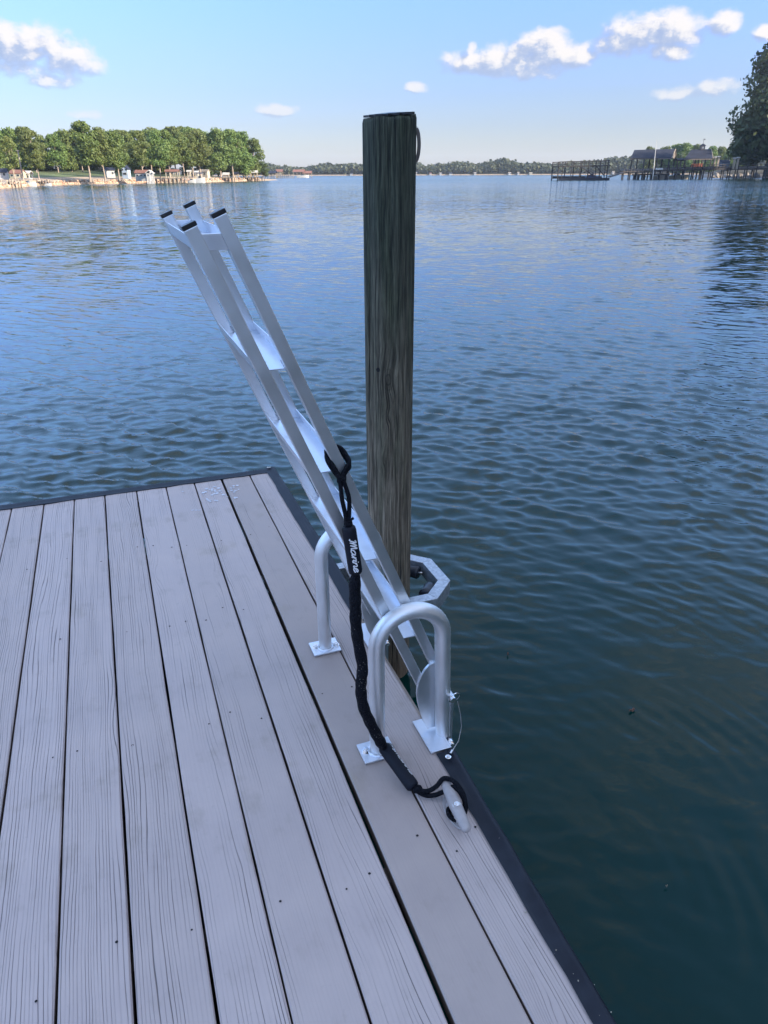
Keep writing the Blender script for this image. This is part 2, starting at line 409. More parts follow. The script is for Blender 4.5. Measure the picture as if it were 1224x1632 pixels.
# raw edge timber
mt, n, out = new_mat('raw_edge'); co = n.objco()
s1 = n.noise(n.vmath('MULTIPLY', co, (70., 3., 70.)), 1., 5.); s2 = n.noise(co, 12., 4.)
c = n.mix(n.mr(s1, .3, .7), (.17, .13, .105), (.38, .32, .27)); c = n.mix(n.mr(s2, .5, .7, 0., .5), c, (.24, .19, .15))
n.bsdf(out, c, .85, 0., n.bump(s1, .5, .003)); M['raw_edge'] = mt

# braided mesh sleeve and rope
def rope_mat(name, scale, spark):
    mt, n, out = new_mat(name); co = n.objco()
    v1 = n.vor(n.vmath('MULTIPLY', co, (1., 1., .6)), scale, 'Distance'); nz = n.noise(co, 28., 2.)
    r_ = n.noise(co, scale * .8, 1.)
    msk = n.math('MULTIPLY', n.mr(v1, .10, .22, 1., 0.), n.mr(nz, .54, .62))
    c = n.mix(n.math('MULTIPLY', msk, spark), (.004, .005, .009), (.45, .42, .38))
    n.bsdf(out, c, .65, 0., n.bump(n.math('ADD', v1, r_), 1., .0025), **{'Specular IOR Level': .15}); M[name] = mt
rope_mat('braided_sleeve', 260., 1.); rope_mat('black_cord', 300., .04)

# shingle / roof with courses handled by geometry colour only
# leaves
def leaf(name, c1, c2, c3):
    mt, n, out = new_mat(name)
    geo = n.new('ShaderNodeNewGeometry'); rn = geo.outputs['Random Per Island']; orn = n.rnd()
    big = n.noise(n.objco(), .35, 3.)
    c = n.mix(rn, c1, c2); c = n.mix(n.mr(big, .4, .65, 0., .8), c, c3)
    hs = n.new('ShaderNodeHueSaturation'); n.put(hs.inputs['Hue'], n.mr(orn, 0., 1., .49, .53)); n.put(hs.inputs['Value'], n.mr(orn, 0., 1., .8, 1.2)); n.put(hs.inputs['Color'], c)
    a = n.bsdf(None, hs.outputs[0], .65)
    t = n.new('ShaderNodeBsdfTranslucent'); n.put(t.inputs[0], hs.outputs[0])
    mx = n.new('ShaderNodeMixShader'); mx.inputs[0].default_value = .28
    n.nt.links.new(a, mx.inputs[1]); n.nt.links.new(t.outputs[0], mx.inputs[2]); n.nt.links.new(mx.outputs[0], out.inputs[0])
    M[name] = mt
leaf('leaves', (.070, .108, .018), (.140, .185, .042), (.165, .19, .048))
leaf('leaves_yellow', (.10, .13, .03), (.17, .19, .05), (.20, .19, .05))
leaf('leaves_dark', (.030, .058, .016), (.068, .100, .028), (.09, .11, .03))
leaf('leaves_far', (.040, .060, .028), (.085, .105, .050), (.09, .10, .045))

# ---------------------------------------------------------------- water
mt, n, out = new_mat('lake_water')
geo = n.new('ShaderNodeNewGeometry').outputs['Position']
dist = n.vmath('LENGTH', n.vmath('MULTIPLY', geo, (1, 1, 0)), None, 1)
rot = n.new('ShaderNodeMapping'); rot.inputs['Rotation'].default_value = (0, 0, R(-12)); n.put(rot.inputs[0], geo)
pc = rot.outputs[0]
def slopes(scale, det, rough, off):
    c_ = n.noise(n.vmath('ADD', n.vmath('MULTIPLY', pc, scale), (off, off * .7, 0.)), 1., det, rough, .4, 'Color')
    a_, b_, _ = n.sep(n.vmath('SUBTRACT', c_, (.5, .5, .5))); return a_, b_
f0 = n.noise(n.vmath('MULTIPLY', pc, (9., 21., 1.)), 1., 3., .55)
patch = n.noise(n.vmath('MULTIPLY', pc, (.010, .040, 1.)), 1., 4., .55)
far1 = n.mr(dist, 5., 22., 0., 1., 'SMOOTHSTEP')
pm = n.mr(patch, .40, .60, .55, 1.2)
s1x, s1y = slopes((2.4, 5.5, 1.), 3., .6, 0.)
s2x, s2y = slopes((.5, 1.4, 1.), 3., .6, 31.)
sx_ = n.math('MULTIPLY', n.math('MULTIPLY_ADD', s1x, .9, n.math('MULTIPLY', s2x, .25)), n.math('MULTIPLY', far1, pm))
sy_ = n.math('MULTIPLY', n.math('MULTIPLY_ADD', s1y, .78, n.math('MULTIPLY', s2y, .42)), n.math('MULTIPLY', n.math('MULTIPLY', far1, pm), n.mr(dist, 40., 130., .9, 2.1)))
sy_ = n.math('SUBTRACT', sy_, n.mr(dist, 20., 140., 0., .012))
nrm0 = n.bump(f0, n.mr(dist, 3., 9., .02, .24), .010)
nrm = n.vmath('NORMALIZE', n.vmath('ADD', nrm0, n.comb(sx_, sy_, 0.)))
n.bsdf(out, (.0003, .0265, .0225), n.mr(dist, 20., 200., .03, .16), 0., nrm, IOR=1.31)
M['lake_water'] = mt

def build_water():
    rng = np.random.default_rng(5)
    radii = [.25, .4, .55, .7]
    while radii[-1] < 70: radii.append(radii[-1] * 1.0042)
    while radii[-1] < 7000: radii.append(radii[-1] * 1.07)
    rad = np.array(radii)
    a = np.concatenate([np.linspace(-PI, -.92, 60, endpoint=False), np.linspace(-.92, .92, 680, endpoint=False), np.linspace(.92, PI, 60, endpoint=False)])
    nr, na = len(rad), len(a)
    Rr, A = np.meshgrid(rad, a, indexing='ij')
    X = Rr * np.sin(A); Y = Rr * np.cos(A); Z = np.zeros_like(X)
    near = rad < 75
    Xn, Yn, Rn = X[near], Y[near], Rr[near]
    Zn = np.zeros_like(Xn); DX = np.zeros_like(Xn); DY = np.zeros_like(Xn)
    calm = .09 + .91 * np.clip((Rn - 2.7) / 2.7, 0, 1) ** 1.2
    side = np.clip((Xn * .8 + 1.2) / 2.2, 0, 1)                  # the lee side of the dock is calmer
    calm = calm * side + (1 - side) * (.55 + .45 * np.clip((Rn - 2) / 3, 0, 1))
    for i in range(96):
        lam = math.exp(rng.uniform(math.log(.042), math.log(.42)))
        th = R(201) + rng.normal(0, R(17 if lam > .22 else 27))
        kx, ky = 2 * PI / lam * math.sin(th), 2 * PI / lam * math.cos(th)
        slope = .0250 * (1.15 if .07 < lam < .26 else .6)
        ph = kx * Xn + ky * Yn + rng.uniform(0, 2 * PI)
        ph = ph + .7 * np.sin(.6 * Xn * rng.uniform(-1, 1) + .6 * Yn * rng.uniform(-1, 1) + rng.uniform(0, 6))
        fade = np.clip(lam / (3.2 * .0042 * Rn) - .35, 0, 1)
        am = fade * slope * lam / (2 * PI)
        Zn += am * (np.sin(ph) + .16 * np.sin(2 * ph)); cs = am * np.cos(ph)
        DX += cs * math.sin(th); DY += cs * math.cos(th)
    Zn *= calm
    lean = 3.1 * Zn * np.clip(Rn / 3., .3, 1)                                # crests lean on downwind, away from the dock
    X[near] = Xn + .9 * DX * calm - lean * math.sin(R(201)); Y[near] = Yn + .9 * DY * calm - lean * math.cos(R(201))
    # rings going out from the dock edge where it nudges the water
    d = np.hypot(Xn - .3, Yn - 1.65); an_ = np.arctan2(Yn - 1.65, Xn - .3)
    rg = np.clip((d - .3) / .5, 0, 1) * np.clip((3.6 - d) / 2.2, 0, 1) * np.clip(Xn - .1, 0, 1)
    dd_ = d + .05 * np.sin(2.3 * an_ + 1) + .02 * np.sin(7 * an_ + 3 * d)
    Zn += rg * .0021 * np.sin(2 * PI * dd_ / (.15 + .03 * d)) * (.55 + .45 * np.sin(4.1 * an_ + 1.7 * d)) * (.6 + .4 * np.sin(9 * an_ - 4 * d))
    Zn += rg * .0007 * np.sin(2 * PI * dd_ / .075 + 2) * (.5 + .5 * np.sin(6.3 * an_ + 5 * d))
    Z[near] = Zn
    Z[~near] = 0
    co = np.stack([X, Y, Z + WZ], -1).reshape(-1, 3)
    i, k = np.meshgrid(np.arange(nr - 1), np.arange(na), indexing='ij'); k2 = (k + 1) % na
    q = np.stack([i * na + k, (i + 1) * na + k, (i + 1) * na + k2, i * na + k2], -1).reshape(-1, 4)[:, ::-1]
    me = bpy.data.meshes.new('water'); me.vertices.add(len(co)); me.vertices.foreach_set('co', co.ravel())
    me.loops.add(q.size); me.loops.foreach_set('vertex_index', q.ravel().astype(np.int32))
    me.polygons.add(len(q)); me.polygons.foreach_set('loop_start', np.arange(0, q.size, 4, dtype=np.int32))
    me.update(calc_edges=True); me.shade_smooth(); me.materials.append(M['lake_water'])
    o = link('water', me, kind='structure'); return o
build_water()
# lake bed so that the hole at the centre of the water mesh never shows
mb = MB(); mb.box((0, 0, WZ - .35), (4, 4, .01)); solo(mb, 'lake_bed', M['dark_gap'], (0, 0, WZ - .35), dock=False, kind='structure')

# ---------------------------------------------------------------- dock
dock = thing('dock', (0, 0, 0), 'grey painted wooden dock with black rubber edging in the foreground', 'dock')
FAR_U, NEAR_U = 3.535, -2.6
gaps = [(-1.018, -1.012), (-.876, -.872), (-.7345, -.7305), (-.592, -.5885), (-.4495, -.4530), (-.3115, -.3067), (-.1695, -.1640), (-.0180, -.0181), (.1263, .1130), (.2684, .2520), (.4098, .3950), (.5575, .5390), (.6720, .6720)]
gw = [.005, .005, .005, .005, .006, .0055, .006, .006, .0045, .0065, .0125, .0055, .006]     # width of the gap on the right of board i
cracks = [.5, .4, .5, .62, .7, .88, .9, .7, .35, .3, .42, .16, .6]
tones = [0., .2, .05, .15, .22, .0, .12, .3, .1, .35, .25, .95, .45]
def board(i, vl, vr, g):
    # vl, vr: (far, near) pairs of v at u=3.51 and u=.7
    def vat(pair, u): return pair[0] + (pair[1] - pair[0]) * (3.51 - u) / 2.81 if u > -.2 else pair[0] + (pair[1] - pair[0]) * 3.71 / 2.81
    mb = MB(); st = 26; ch = .0035; rr = random.Random(i * 13 + 5); tilt = rr.uniform(-.0012, .0012); dz = rr.uniform(-.0014, .0012)
    ps = []
    for k in range(st + 1):
        u = FAR_U + rr.uniform(-.003, .002) * (k == 0) - (FAR_U - NEAR_U) * k / st
        l = vat(vl, u) + g[0] / 2 + rr.uniform(-.0009, .0009); r = vat(vr, u) - g[1] / 2 + rr.uniform(-.0009, .0009)
        ps += [(l, u, -.036), (l, u, -ch + dz - tilt), (l + ch, u, dz - tilt), ((l + r) / 2, u, dz + .0006), (r - ch, u, dz + tilt), (r, u, -ch + dz + tilt), (r, u, -.036)]
    n_ = 7
    fs = [(k * n_ + j, k * n_ + (j + 1) % n_, (k + 1) * n_ + (j + 1) % n_, (k + 1) * n_ + j) for k in range(st) for j in range(n_)]
    fs = [tuple(reversed(f)) for f in fs]
    fs += [tuple(range(n_)), tuple(reversed([st * n_ + j for j in range(n_)]))]
    mb.add(ps, fs)
    cv = (vl[0] + vr[0]) / 2
    me = mb.mesh('deck_board', M['deck_paint'], 40, (cv, 0, 0)); o = link('deck_board', me, dock); o.location = (cv, 0, 0)
    o['crack'] = cracks[i] if 0 <= i < len(cracks) else .5; o['tone'] = tones[i] if 0 <= i < len(tones) else .05
    return o
allg = [(-1.16 - .1425 * k, -1.154 - .1425 * k) for k in range(9, -1, -1)]
full = allg + gaps
for i in range(len(full) - 1):
    k = i - len(allg) + 1
    gl = gw[k - 1] if k >= 1 else .005; gr = gw[k] if k >= 0 else .005
    board(k if k >= 0 else 100 + i, full[i], full[i + 1], (gl, gr if i < len(full) - 2 else 0))
# frame under the boards
mb = MB()
for u in (3.44, 2.86, 2.26, 1.66, 1.06, .46, -.14, -.74, -1.5, -2.4): mb.box((-.9, u, -.13), (3.0, .04, .185))
part(mb, 'joist', M['weathered'], dock, kind='stuff')
mb = MB(); mb.box((.648, (3.52 + NEAR_U) / 2, -.13), (.04, 3.52 - NEAR_U, .186)); part(mb, 'side_beam', M['raw_edge'], dock, bevel=.004)
mb = MB(); mb.box((-.9, 3.505, -.13), (3.05, .04, .186)); part(mb, 'end_beam', M['raw_edge'], dock, bevel=.004)
mb = MB(); mb.box((-.9, .4, -.42), (2.6, 5.6, .38)); part(mb, 'float_drum', M['black_roller'], dock, bevel=.05)
mb = MB(); mb.extrude([(.6605, -.0365), (.6605, -.001), (.664, .0015), (.6745, .0012), (.678, -.003), (.678, -.0365)], 1.335, 2.02, 1) if False else None
mb.bar((.676, 1.30, -.019), (.6745, 2.10, -.019), .007, .034, (1, 0, 0)); part(mb, 'edge_trim', M['raw_edge'], dock, bevel=.001)
# rubber edging: flap on top, round nose outside
def rubber(u0, u1, seed):
    rr = random.Random(seed); mb = MB(); st = max(4, int(abs(u1 - u0) / .08)); prof = [(.654, .0), (.652, .0045), (.683, .0052), (.690, .0095), (.700, .0085), (.7075, .0), (.709, -.02), (.704, -.04), (.700, -.075), (.704, -.10), (.6795, -.10), (.6795, .0)]
    n_ = len(prof); ps = []
    for k in range(st + 1):
        u = u0 + (u1 - u0) * k / st; wob = rr.uniform(-.0022, .0022); w2 = rr.uniform(-.0015, .0015); lip = -.006 if abs(u - .93) < .0 else 0
        tp = -.010 * max(0, (1.33 - u)) / .7
        for j, (a, b) in enumerate(prof): ps.append((a + (wob + lip if j < 2 else w2) + (tp if j not in (10, 11) else 0) * (.9 if j < 2 else 2.0), u, b + (0 if j < 2 else rr.uniform(-.0005, .0005))))
    fs = [(k * n_ + j, k * n_ + (j + 1) % n_, (k + 1) * n_ + (j + 1) % n_, (k + 1) * n_ + j) for k in range(st) for j in range(n_)]
    fs = [tuple(reversed(f)) for f in fs] if u1 < u0 else fs
    fs += [tuple(range(n_)), tuple(reversed([st * n_ + j for j in range(n_)]))]
    mb.add(ps, fs); return part(mb, 'rubber_edging', M['rubber'], dock, 50)
rubber(1.333, NEAR_U, 3); rubber(3.575, 2.10, 4)
mb = MB(); prof = [(3.512, .0), (3.511, .0045), (3.548, .005), (3.562, .007), (3.574, .002), (3.578, -.02), (3.57, -.05), (3.57, -.1), (3.54, -.1), (3.54, 0)]
n_ = len(prof); ps = []; st = 40; rr = random.Random(8)
for k in range(st + 1):
    v = .676 - (.676 + 2.4) * k / st; wob = rr.uniform(-.003, .003)
    for j, (a, b) in enumerate(prof): ps.append((v, a + (wob if j < 2 else wob * .3), b))
mb.add(ps, [(k * n_ + j, k * n_ + (j + 1) % n_, (k + 1) * n_ + (j + 1) % n_, (k + 1) * n_ + j) for k in range(st) for j in range(n_)] + [tuple(reversed(range(n_))), tuple(st * n_ + j for j in range(n_))])
part(mb, 'rubber_edging', M['rubber'], dock, 50)
# nail and screw heads, each a shallow disc set in a dark ring
rr = random.Random(21); mb = MB()
def nail(v, u, r=.0042):
    nn = 8; ps = [(v + r * math.cos(2 * PI * q / nn), u + r * math.sin(2 * PI * q / nn), .0018) for q in range(nn)] + [(v + r * .5 * math.cos(2 * PI * q / nn), u + r * .5 * math.sin(2 * PI * q / nn), .0012) for q in range(nn)] + [(v, u, .0012)]
    mb.add(ps, [(q, (q + 1) % nn, nn + (q + 1) % nn, nn + q) for q in range(nn)] + [(nn + q, nn + (q + 1) % nn, 2 * nn) for q in range(nn)])
for i in range(len(full) - 1):
    for u in (2.86, 2.26, 1.66, 1.06, .46):
        for fr in (.22, .78):
            if rr.random() < .42: continue
            t_ = (3.51 - u) / 2.81; l = full[i][0] + (full[i][1] - full[i][0]) * t_; r = full[i + 1][0] + (full[i + 1][1] - full[i + 1][0]) * t_
            nail(l + (r - l) * (fr + rr.uniform(-.09, .09)), u + rr.uniform(-.05, .05), rr.uniform(.0022, .0036))
part(mb, 'nail_head', M['dark_gap'], dock, kind='stuff')
# bird droppings near the far corner
mb = MB(); rr = random.Random(3)
def splat(v, u, r, el_=1., n_=11, z=.0024):
    ps = [(v + r * el_ * math.cos(2 * PI * q / n_) * (a := rr.uniform(.45, 1.)), u + r * math.sin(2 * PI * q / n_) * a, z) for q in range(n_)] + [(v, u, z + .0006)]
    mb.add(ps, [(q, (q + 1) % n_, n_) for q in range(n_)])
for k in range(26): splat(.36 + rr.gauss(0, .045), 3.36 + rr.gauss(0, .055), rr.uniform(.004, .016))
for k in range(9): splat(.44 + rr.gauss(0, .02), 3.36 + rr.gauss(0, .03), rr.uniform(.004, .012))
for k in range(5): splat(.30 + k * .003, 3.29 - k * .01, .008)
for v, u in ((.335, 3.26), (.25, 3.17), (.235, 3.175), (.22, 3.18), (.40, 3.28), (.2, 3.42)): splat(v, u, rr.uniform(.004, .009), 1.8)
part(mb, 'bird_dropping', M['droppings'], dock, kind='stuff')
# bits of grit on the rubber
mb = MB()
for k in range(9): mb.blob((.672 + rr.uniform(-.015, .02), rr.uniform(.45, .78), .008), rr.uniform(.0006, .0016), 5, 3, .3)
for v, u in ((.64, .84), (.655, .745)): mb.blob((v, u, .004), .002, 6, 4, .3)
part(mb, 'grit', M['cream'], dock, kind='stuff')
mb = MB(); mb.blob((.672, 3.566, .011), (.011, .008, .004), 8, 4, .2); part(mb, 'corner_bolt', M['white_paint'], dock, 60)

# ---------------------------------------------------------------- piling
pil = thing('mooring_piling', (.880, 2.285, WZ - .1), 'tall round weathered wooden piling standing in the water behind the ladder', 'piling')
mb = MB(); nseg = 144; zs = [-1.4, -.6] + [-.46 + .045 * i for i in range(46)] + [1.592, 1.603]; ps = []
rr = random.Random(4)
checks = [(rr.uniform(0, 2 * PI), rr.uniform(-.3, 1.4), rr.uniform(.15, .7), rr.uniform(.0015, .0045), rr.uniform(-.08, .08)) for _ in range(34)]
wob = [(rr.randint(2, 7), rr.uniform(0, 6), rr.uniform(.4, 2.2), rr.uniform(.0004, .0012)) for _ in range(9)]
for zi, z in enumerate(zs):
    rad = .0835 - .0018 * (z + .46); lean = .0015 * (z - 1)
    if zi == len(zs) - 1: rad -= .003
    for k in range(nseg):
        a = 2 * PI * k / nseg
        r_ = rad + sum(am * math.sin(q * a + ph + z * fz) for q, ph, fz, am in wob)
        for ca, cz, cl_, dp, sl_ in checks:
            tz_ = abs(z - cz) / cl_
            if tz_ < 1:
                da = (a - ca - sl_ * (z - cz) + PI) % (2 * PI) - PI
                if abs(da) < .12: r_ -= dp * (1 - tz_ ** 2) * math.exp(-(da / .035) ** 2)
        tz = z
        if zi >= len(zs) - 2: tz = z + .006 * math.cos(a - .3) + .003 * math.sin(5 * a + 1) * math.sin(2 * a)
        ps.append((.880 + lean + r_ * math.cos(a), 2.285 + r_ * math.sin(a), tz))
nz_ = len(zs)
fs = [(i * nseg + k, i * nseg + (k + 1) % nseg, (i + 1) * nseg + (k + 1) % nseg, (i + 1) * nseg + k) for i in range(nz_ - 1) for k in range(nseg)]
ps.append((.882, 2.285, 1.607)); fs += [((nz_ - 1) * nseg + k, (nz_ - 1) * nseg + (k + 1) % nseg, nz_ * nseg) for k in range(nseg)]
mb.add(ps, fs); o = part(mb, 'trunk', M['piling_wood'], pil, 75)
mb = MB(); nn = 40
rj = [rr.uniform(.062, .0815) for _ in range(nn)]
top = [(.8815 + rj[k] * math.cos(2 * PI * k / nn), 2.285 + rj[k] * math.sin(2 * PI * k / nn), 1.6115 + .006 * math.cos(2 * PI * k / nn - .3)) for k in range(nn)]
low_ = [(a, b, c_ - .006) for a, b, c_ in top]
mb.add(top + low_ + [(.8815, 2.285, 1.615)], [(k, (k + 1) % nn, 2 * nn) for k in range(nn)] + [(k, nn + k, nn + (k + 1) % nn, (k + 1) % nn) for k in range(nn)])
part(mb, 'tar_cap', M['black_plastic'], pil, 60)
# bent strap at the back of the top
mb = MB(); pc_ = []
for k in range(15):
    a = -PI / 2 + PI * k / 14; q = .079 + .012 * math.cos(a); pc_.append((.880 + .936 * q + .351 * .012, 2.285 - .351 * q + .936 * .012, 1.527 + .046 * math.sin(a)))
for a, b in zip(pc_[:-1], pc_[1:]): mb.bar(a, b, .028, .010, (.351, .936, 0))
part(mb, 'bent_strap', M['weathered'], pil, 40)
mb = MB(); mb.bar((.8835 - .0, 2.2, 1.287), (.8835, 2.206, 1.287), .006, .006)
# bolt hole beside the knot
ang_ = R(-139); rr_ = .0806
mb = MB(); hx, hy = .880 + rr_ * math.cos(ang_), 2.285 + rr_ * math.sin(ang_)
mb.tube([(hx, hy, .848), (hx + .003 * math.cos(ang_), hy + .003 * math.sin(ang_), .848)], .0075, 12); part(mb, 'bolt_hole', M['dark_gap'], pil)

# ---------------------------------------------------------------- pile guide ring
rg = thing('pile_guide', (.69, 2.30, -.06), 'galvanised steel pile guide hoop bolted to the dock round the wooden piling', 'pile guide')
zt, zb = -.03, -.095
u0, u1, v0, v1, chm = 2.100, 2.500, .69, 1.112, .105
outer = [(v0, u0), (v1 - chm, u0), (v1, u0 + chm), (v1, u1 - chm), (v1 - chm, u1), (v0, u1)]
t_ = .047; k_ = t_ * math.tan(PI / 8)
inner = [(v0, u0 + t_), (v1 - chm - k_, u0 + t_), (v1 - t_, u0 + chm + k_), (v1 - t_, u1 - chm - k_), (v1 - chm - k_, u1 - t_), (v0, u1 - t_)]
for i in range(5):
    mb = MB(); a, b, c_, d_ = outer[i], outer[i + 1], inner[i + 1], inner[i]
    e = .0006
    mb.add([(*a, zt), (*b, zt), (*c_, zt), (*d_, zt), (*a, zb), (*b, zb), (*c_, zb), (*d_, zb)], [(0, 1, 2, 3), (7, 6, 5, 4), (0, 4, 5, 1), (1, 5, 6, 2), (2, 6, 7, 3), (3, 7, 4, 0)])
    part(mb, 'hoop_side', M['galvanised'], rg, bevel=.002)
mb = MB(); mb.box((.6905, 2.30, -.075), (.012, .50, .12)); part(mb, 'mounting_plate', M['galvanised'], rg, bevel=.002)
def roller(c, ax, L=.075, r=.028):
    mb = MB(); c = Vector(c); ax = Vector(ax).normalized()
    prof = [(-.5, .5), (-.48, .85), (-.40, 1.), (-.15, .93), (.15, .93), (.40, 1.), (.48, .85), (.5, .5)]
    mb.tube([c + ax * L * p for p, _ in prof], [r * q for _, q in prof], 20); ro = part(mb, 'roller', M['black_roller'], rg, 50)
    mb = MB(); mb.tube([c - ax * (L * .5 + .014), c + ax * (L * .5 + .014)], .006, 8); part(mb, 'axle', M['chrome'], rg, 50, parent=ro)
roller((1.018, 2.215, -.068), (.7, .7, 0)); roller((1.018, 2.39, -.068), (.7, -.7, 0)); roller((.762, 2.30, -.068), (0, 1, 0), .12)

# ---------------------------------------------------------------- grab rails
def hexbolt(v, u, z, r=.010, h=.008, d=(0, 0, 1)):
    mb = MB(); c = Vector((v, u, z)); d = Vector(d)
    mb.tube([c, c + d * .002], r * 1.45, 16); mb.tube([c + d * .002, c + d * (.002 + h)], r, 6); mb.tube([c + d * (.002 + h), c + d * (.006 + h)], r * .5, 10); return mb
def grab(u, top, label, outer_u, leg_in, pin):
    g_ = thing('grab_rail', (leg_in, u, 0), label, 'grab rail', 'grab rails bolted to the dock edge')
    vo = .690; Ra = (vo - leg_in) / 2; vc = (vo + leg_in) / 2; zc = top - Ra - .0215
    path = [(leg_in, u, .004), (leg_in, u, zc * .5), (leg_in, u, zc - .01)] + [(vc - Ra * math.cos(a), u, zc + Ra * math.sin(a)) for a in [PI * k / 18 for k in range(19)]] + [(vo, u, zc - .01), (vo + .006, u, zc * .5), (vo + .012, u, .006)]
    mb = MB(); mb.tube(path, .0215, 24); part(mb, 'tube', M['satin_tube'], g_, 60)
    mb = MB(); pts = [(leg_in + .0245 * math.cos(a), u + .0245 * math.sin(a), .0085 + .0015 * math.sin(7 * a)) for a in [2 * PI * k / 24 for k in range(25)]]; mb.tube(pts, .0042, 8, False); part(mb, 'weld_bead', M['aluminium_plate'], g_, 60)
    mb = MB(); mb.box((.5025, u + .002, .005), (.094, .076, .006)); pl = part(mb, 'base_plate', M['aluminium_plate'], g_, bevel=.0012)
    part(hexbolt(.472, u + .006, .008, .0085, .007), 'bolt', M['chrome'], g_, 40, parent=pl)
    part(hexbolt(.5385, u - .004, .008, .0085, .007), 'bolt', M['chrome'], g_, 40, parent=pl)
    mb = MB(); mb.box((.666, outer_u, .006), (.056, .134, .006)); mb.box((.697, outer_u, -.045), (.006, .134, .108)); br = part(mb, 'edge_bracket', M['aluminium_plate'], g_, bevel=.001)
    mb = MB(); mb.box((.7195, u, .02), (.012, .034, .25)); part(mb, 'hinge_strap', M['aluminium'], g_, bevel=.002)
    mb = MB(); mb.tube([(.712, u - .035, -.012), (.712, u + .05, -.012)], .006, 12); mb.tube([(.712, u - .034, -.012), (.712, u - .022, -.012)], .0115, 16); mb.tube([(.712, u - .042, -.012), (.712, u - .034, -.012)], .0085, 6); part(mb, 'hinge_bolt', M['chrome'], g_, 40)
    if pin:
        mb = MB(); uu = u - .024
        mb.tube([(.712, uu - .012, .150), (.712, uu + .05, .150)], .0045, 10)
        mb.tube([(.712, uu - .016, .150), (.712, uu - .006, .150)], .0085, 14)
        ringp = [(.714 + .016 * math.cos(a), uu - .014 - .006 * math.sin(a), .158 + .019 * math.sin(a)) for a in [2 * PI * k / 20 for k in range(21)]]
        mb.tube(ringp, .0016, 6, False); pn = part(mb, 'locking_pin', M['chrome'], g_, 50)
        mb = MB(); mb.tube([(.729, uu - .012, .142), (.738, uu - .02, .10), (.741, uu - .03, .055), (.735, uu - .045, .0), (.722, uu - .06, -.040), (.703, uu - .072, -.058)] if False else
                        [(.725, 1.362, .142), (.733, 1.356, .10), (.735, 1.35, .06), (.722, 1.338, .022), (.700, 1.322, .017), (.684, 1.309, .0165)], .0012, 6)
        part(mb, 'lanyard', M['steel_cable'], g_, 50, parent=pn)
        mb = MB(); mb.tube([(.692, 1.316, .017), (.682, 1.307, .0165)], .0035, 8)
        rp = [(.672 + .006 * math.cos(a), 1.300 + .006 * math.sin(a), .015) for a in [2 * PI * k / 14 for k in range(15)]]
        mb.tube(rp, .0026, 6, False); mb.tube([(.672, 1.300, .008), (.672, 1.300, .020)], .0035, 8); part(mb, 'lanyard_screw', M['chrome'], g_, 50, parent=pn)
    return g_
grab(1.400, .465, 'aluminium U-shaped grab rail nearest the camera, with a locking pin on a wire', 1.403, .5035, True)
grab(1.909, .465, 'aluminium U-shaped grab rail behind the folded ladder, farther along the dock edge', 1.925, .503, False)

# ---------------------------------------------------------------- ladder
lad = thing('dock_ladder', (.69, 1.65, .05), 'aluminium dock ladder folded up and leaning back over the dock between two grab rails', 'ladder')
K = -.4085
def vD(z): return .2138 + K * (z - 1.383)
def vC(z): return .1505 + K * (z - 1.383)
dirv = Vector((K, 0, 1)).normalized()
for uc, mirror in ((1.4365, 0), (1.8735, 1)):
    for fn, zt_, zb_ in ((vD, 1.380, .165), (vC, 1.360, .135)):
        mb = MB(); a = Vector((fn(zt_), uc, zt_)); b = Vector((fn(zb_), uc, zb_))
        mb.bar(b, a, .0265, .026, (0, 1, 0)); rl = part(mb, 'rail', M['aluminium'], lad, bevel=.0014)
        mb = MB(); t = (a - b).normalized(); mb.bar(a + t * .0002, a + t * .0085, .0262, .0285, (0, 1, 0)); part(mb, 'end_cap', M['black_plastic'], lad, bevel=.001, parent=rl)
    # curved hinge plate
    mb = MB(); out_ = [(.694, .252), (.676, .2475), (.661, .241), (.648, .228), (.640, .213), (.632, .193), (.6275, .172), (.6265, .152), (.630, .122), (.637, .092), (.648, .05), (.662, .018), (.694, .018)]
    n_ = len(out_); uu = uc - .016 + .032 * mirror
    mb.add([(a, uu - .004, b) for a, b in out_] + [(a, uu + .004, b) for a, b in out_], [tuple(range(n_)), tuple(reversed(range(n_, 2 * n_)))] + [(k, n_ + k, n_ + (k + 1) % n_, (k + 1) % n_) for k in range(n_)])
    part(mb, 'hinge_plate', M['aluminium'], lad, bevel=.001)
Lz = [(1.322, .195), (1.080, .305), (.834, .394), (.584, .491), (.324, .603)]
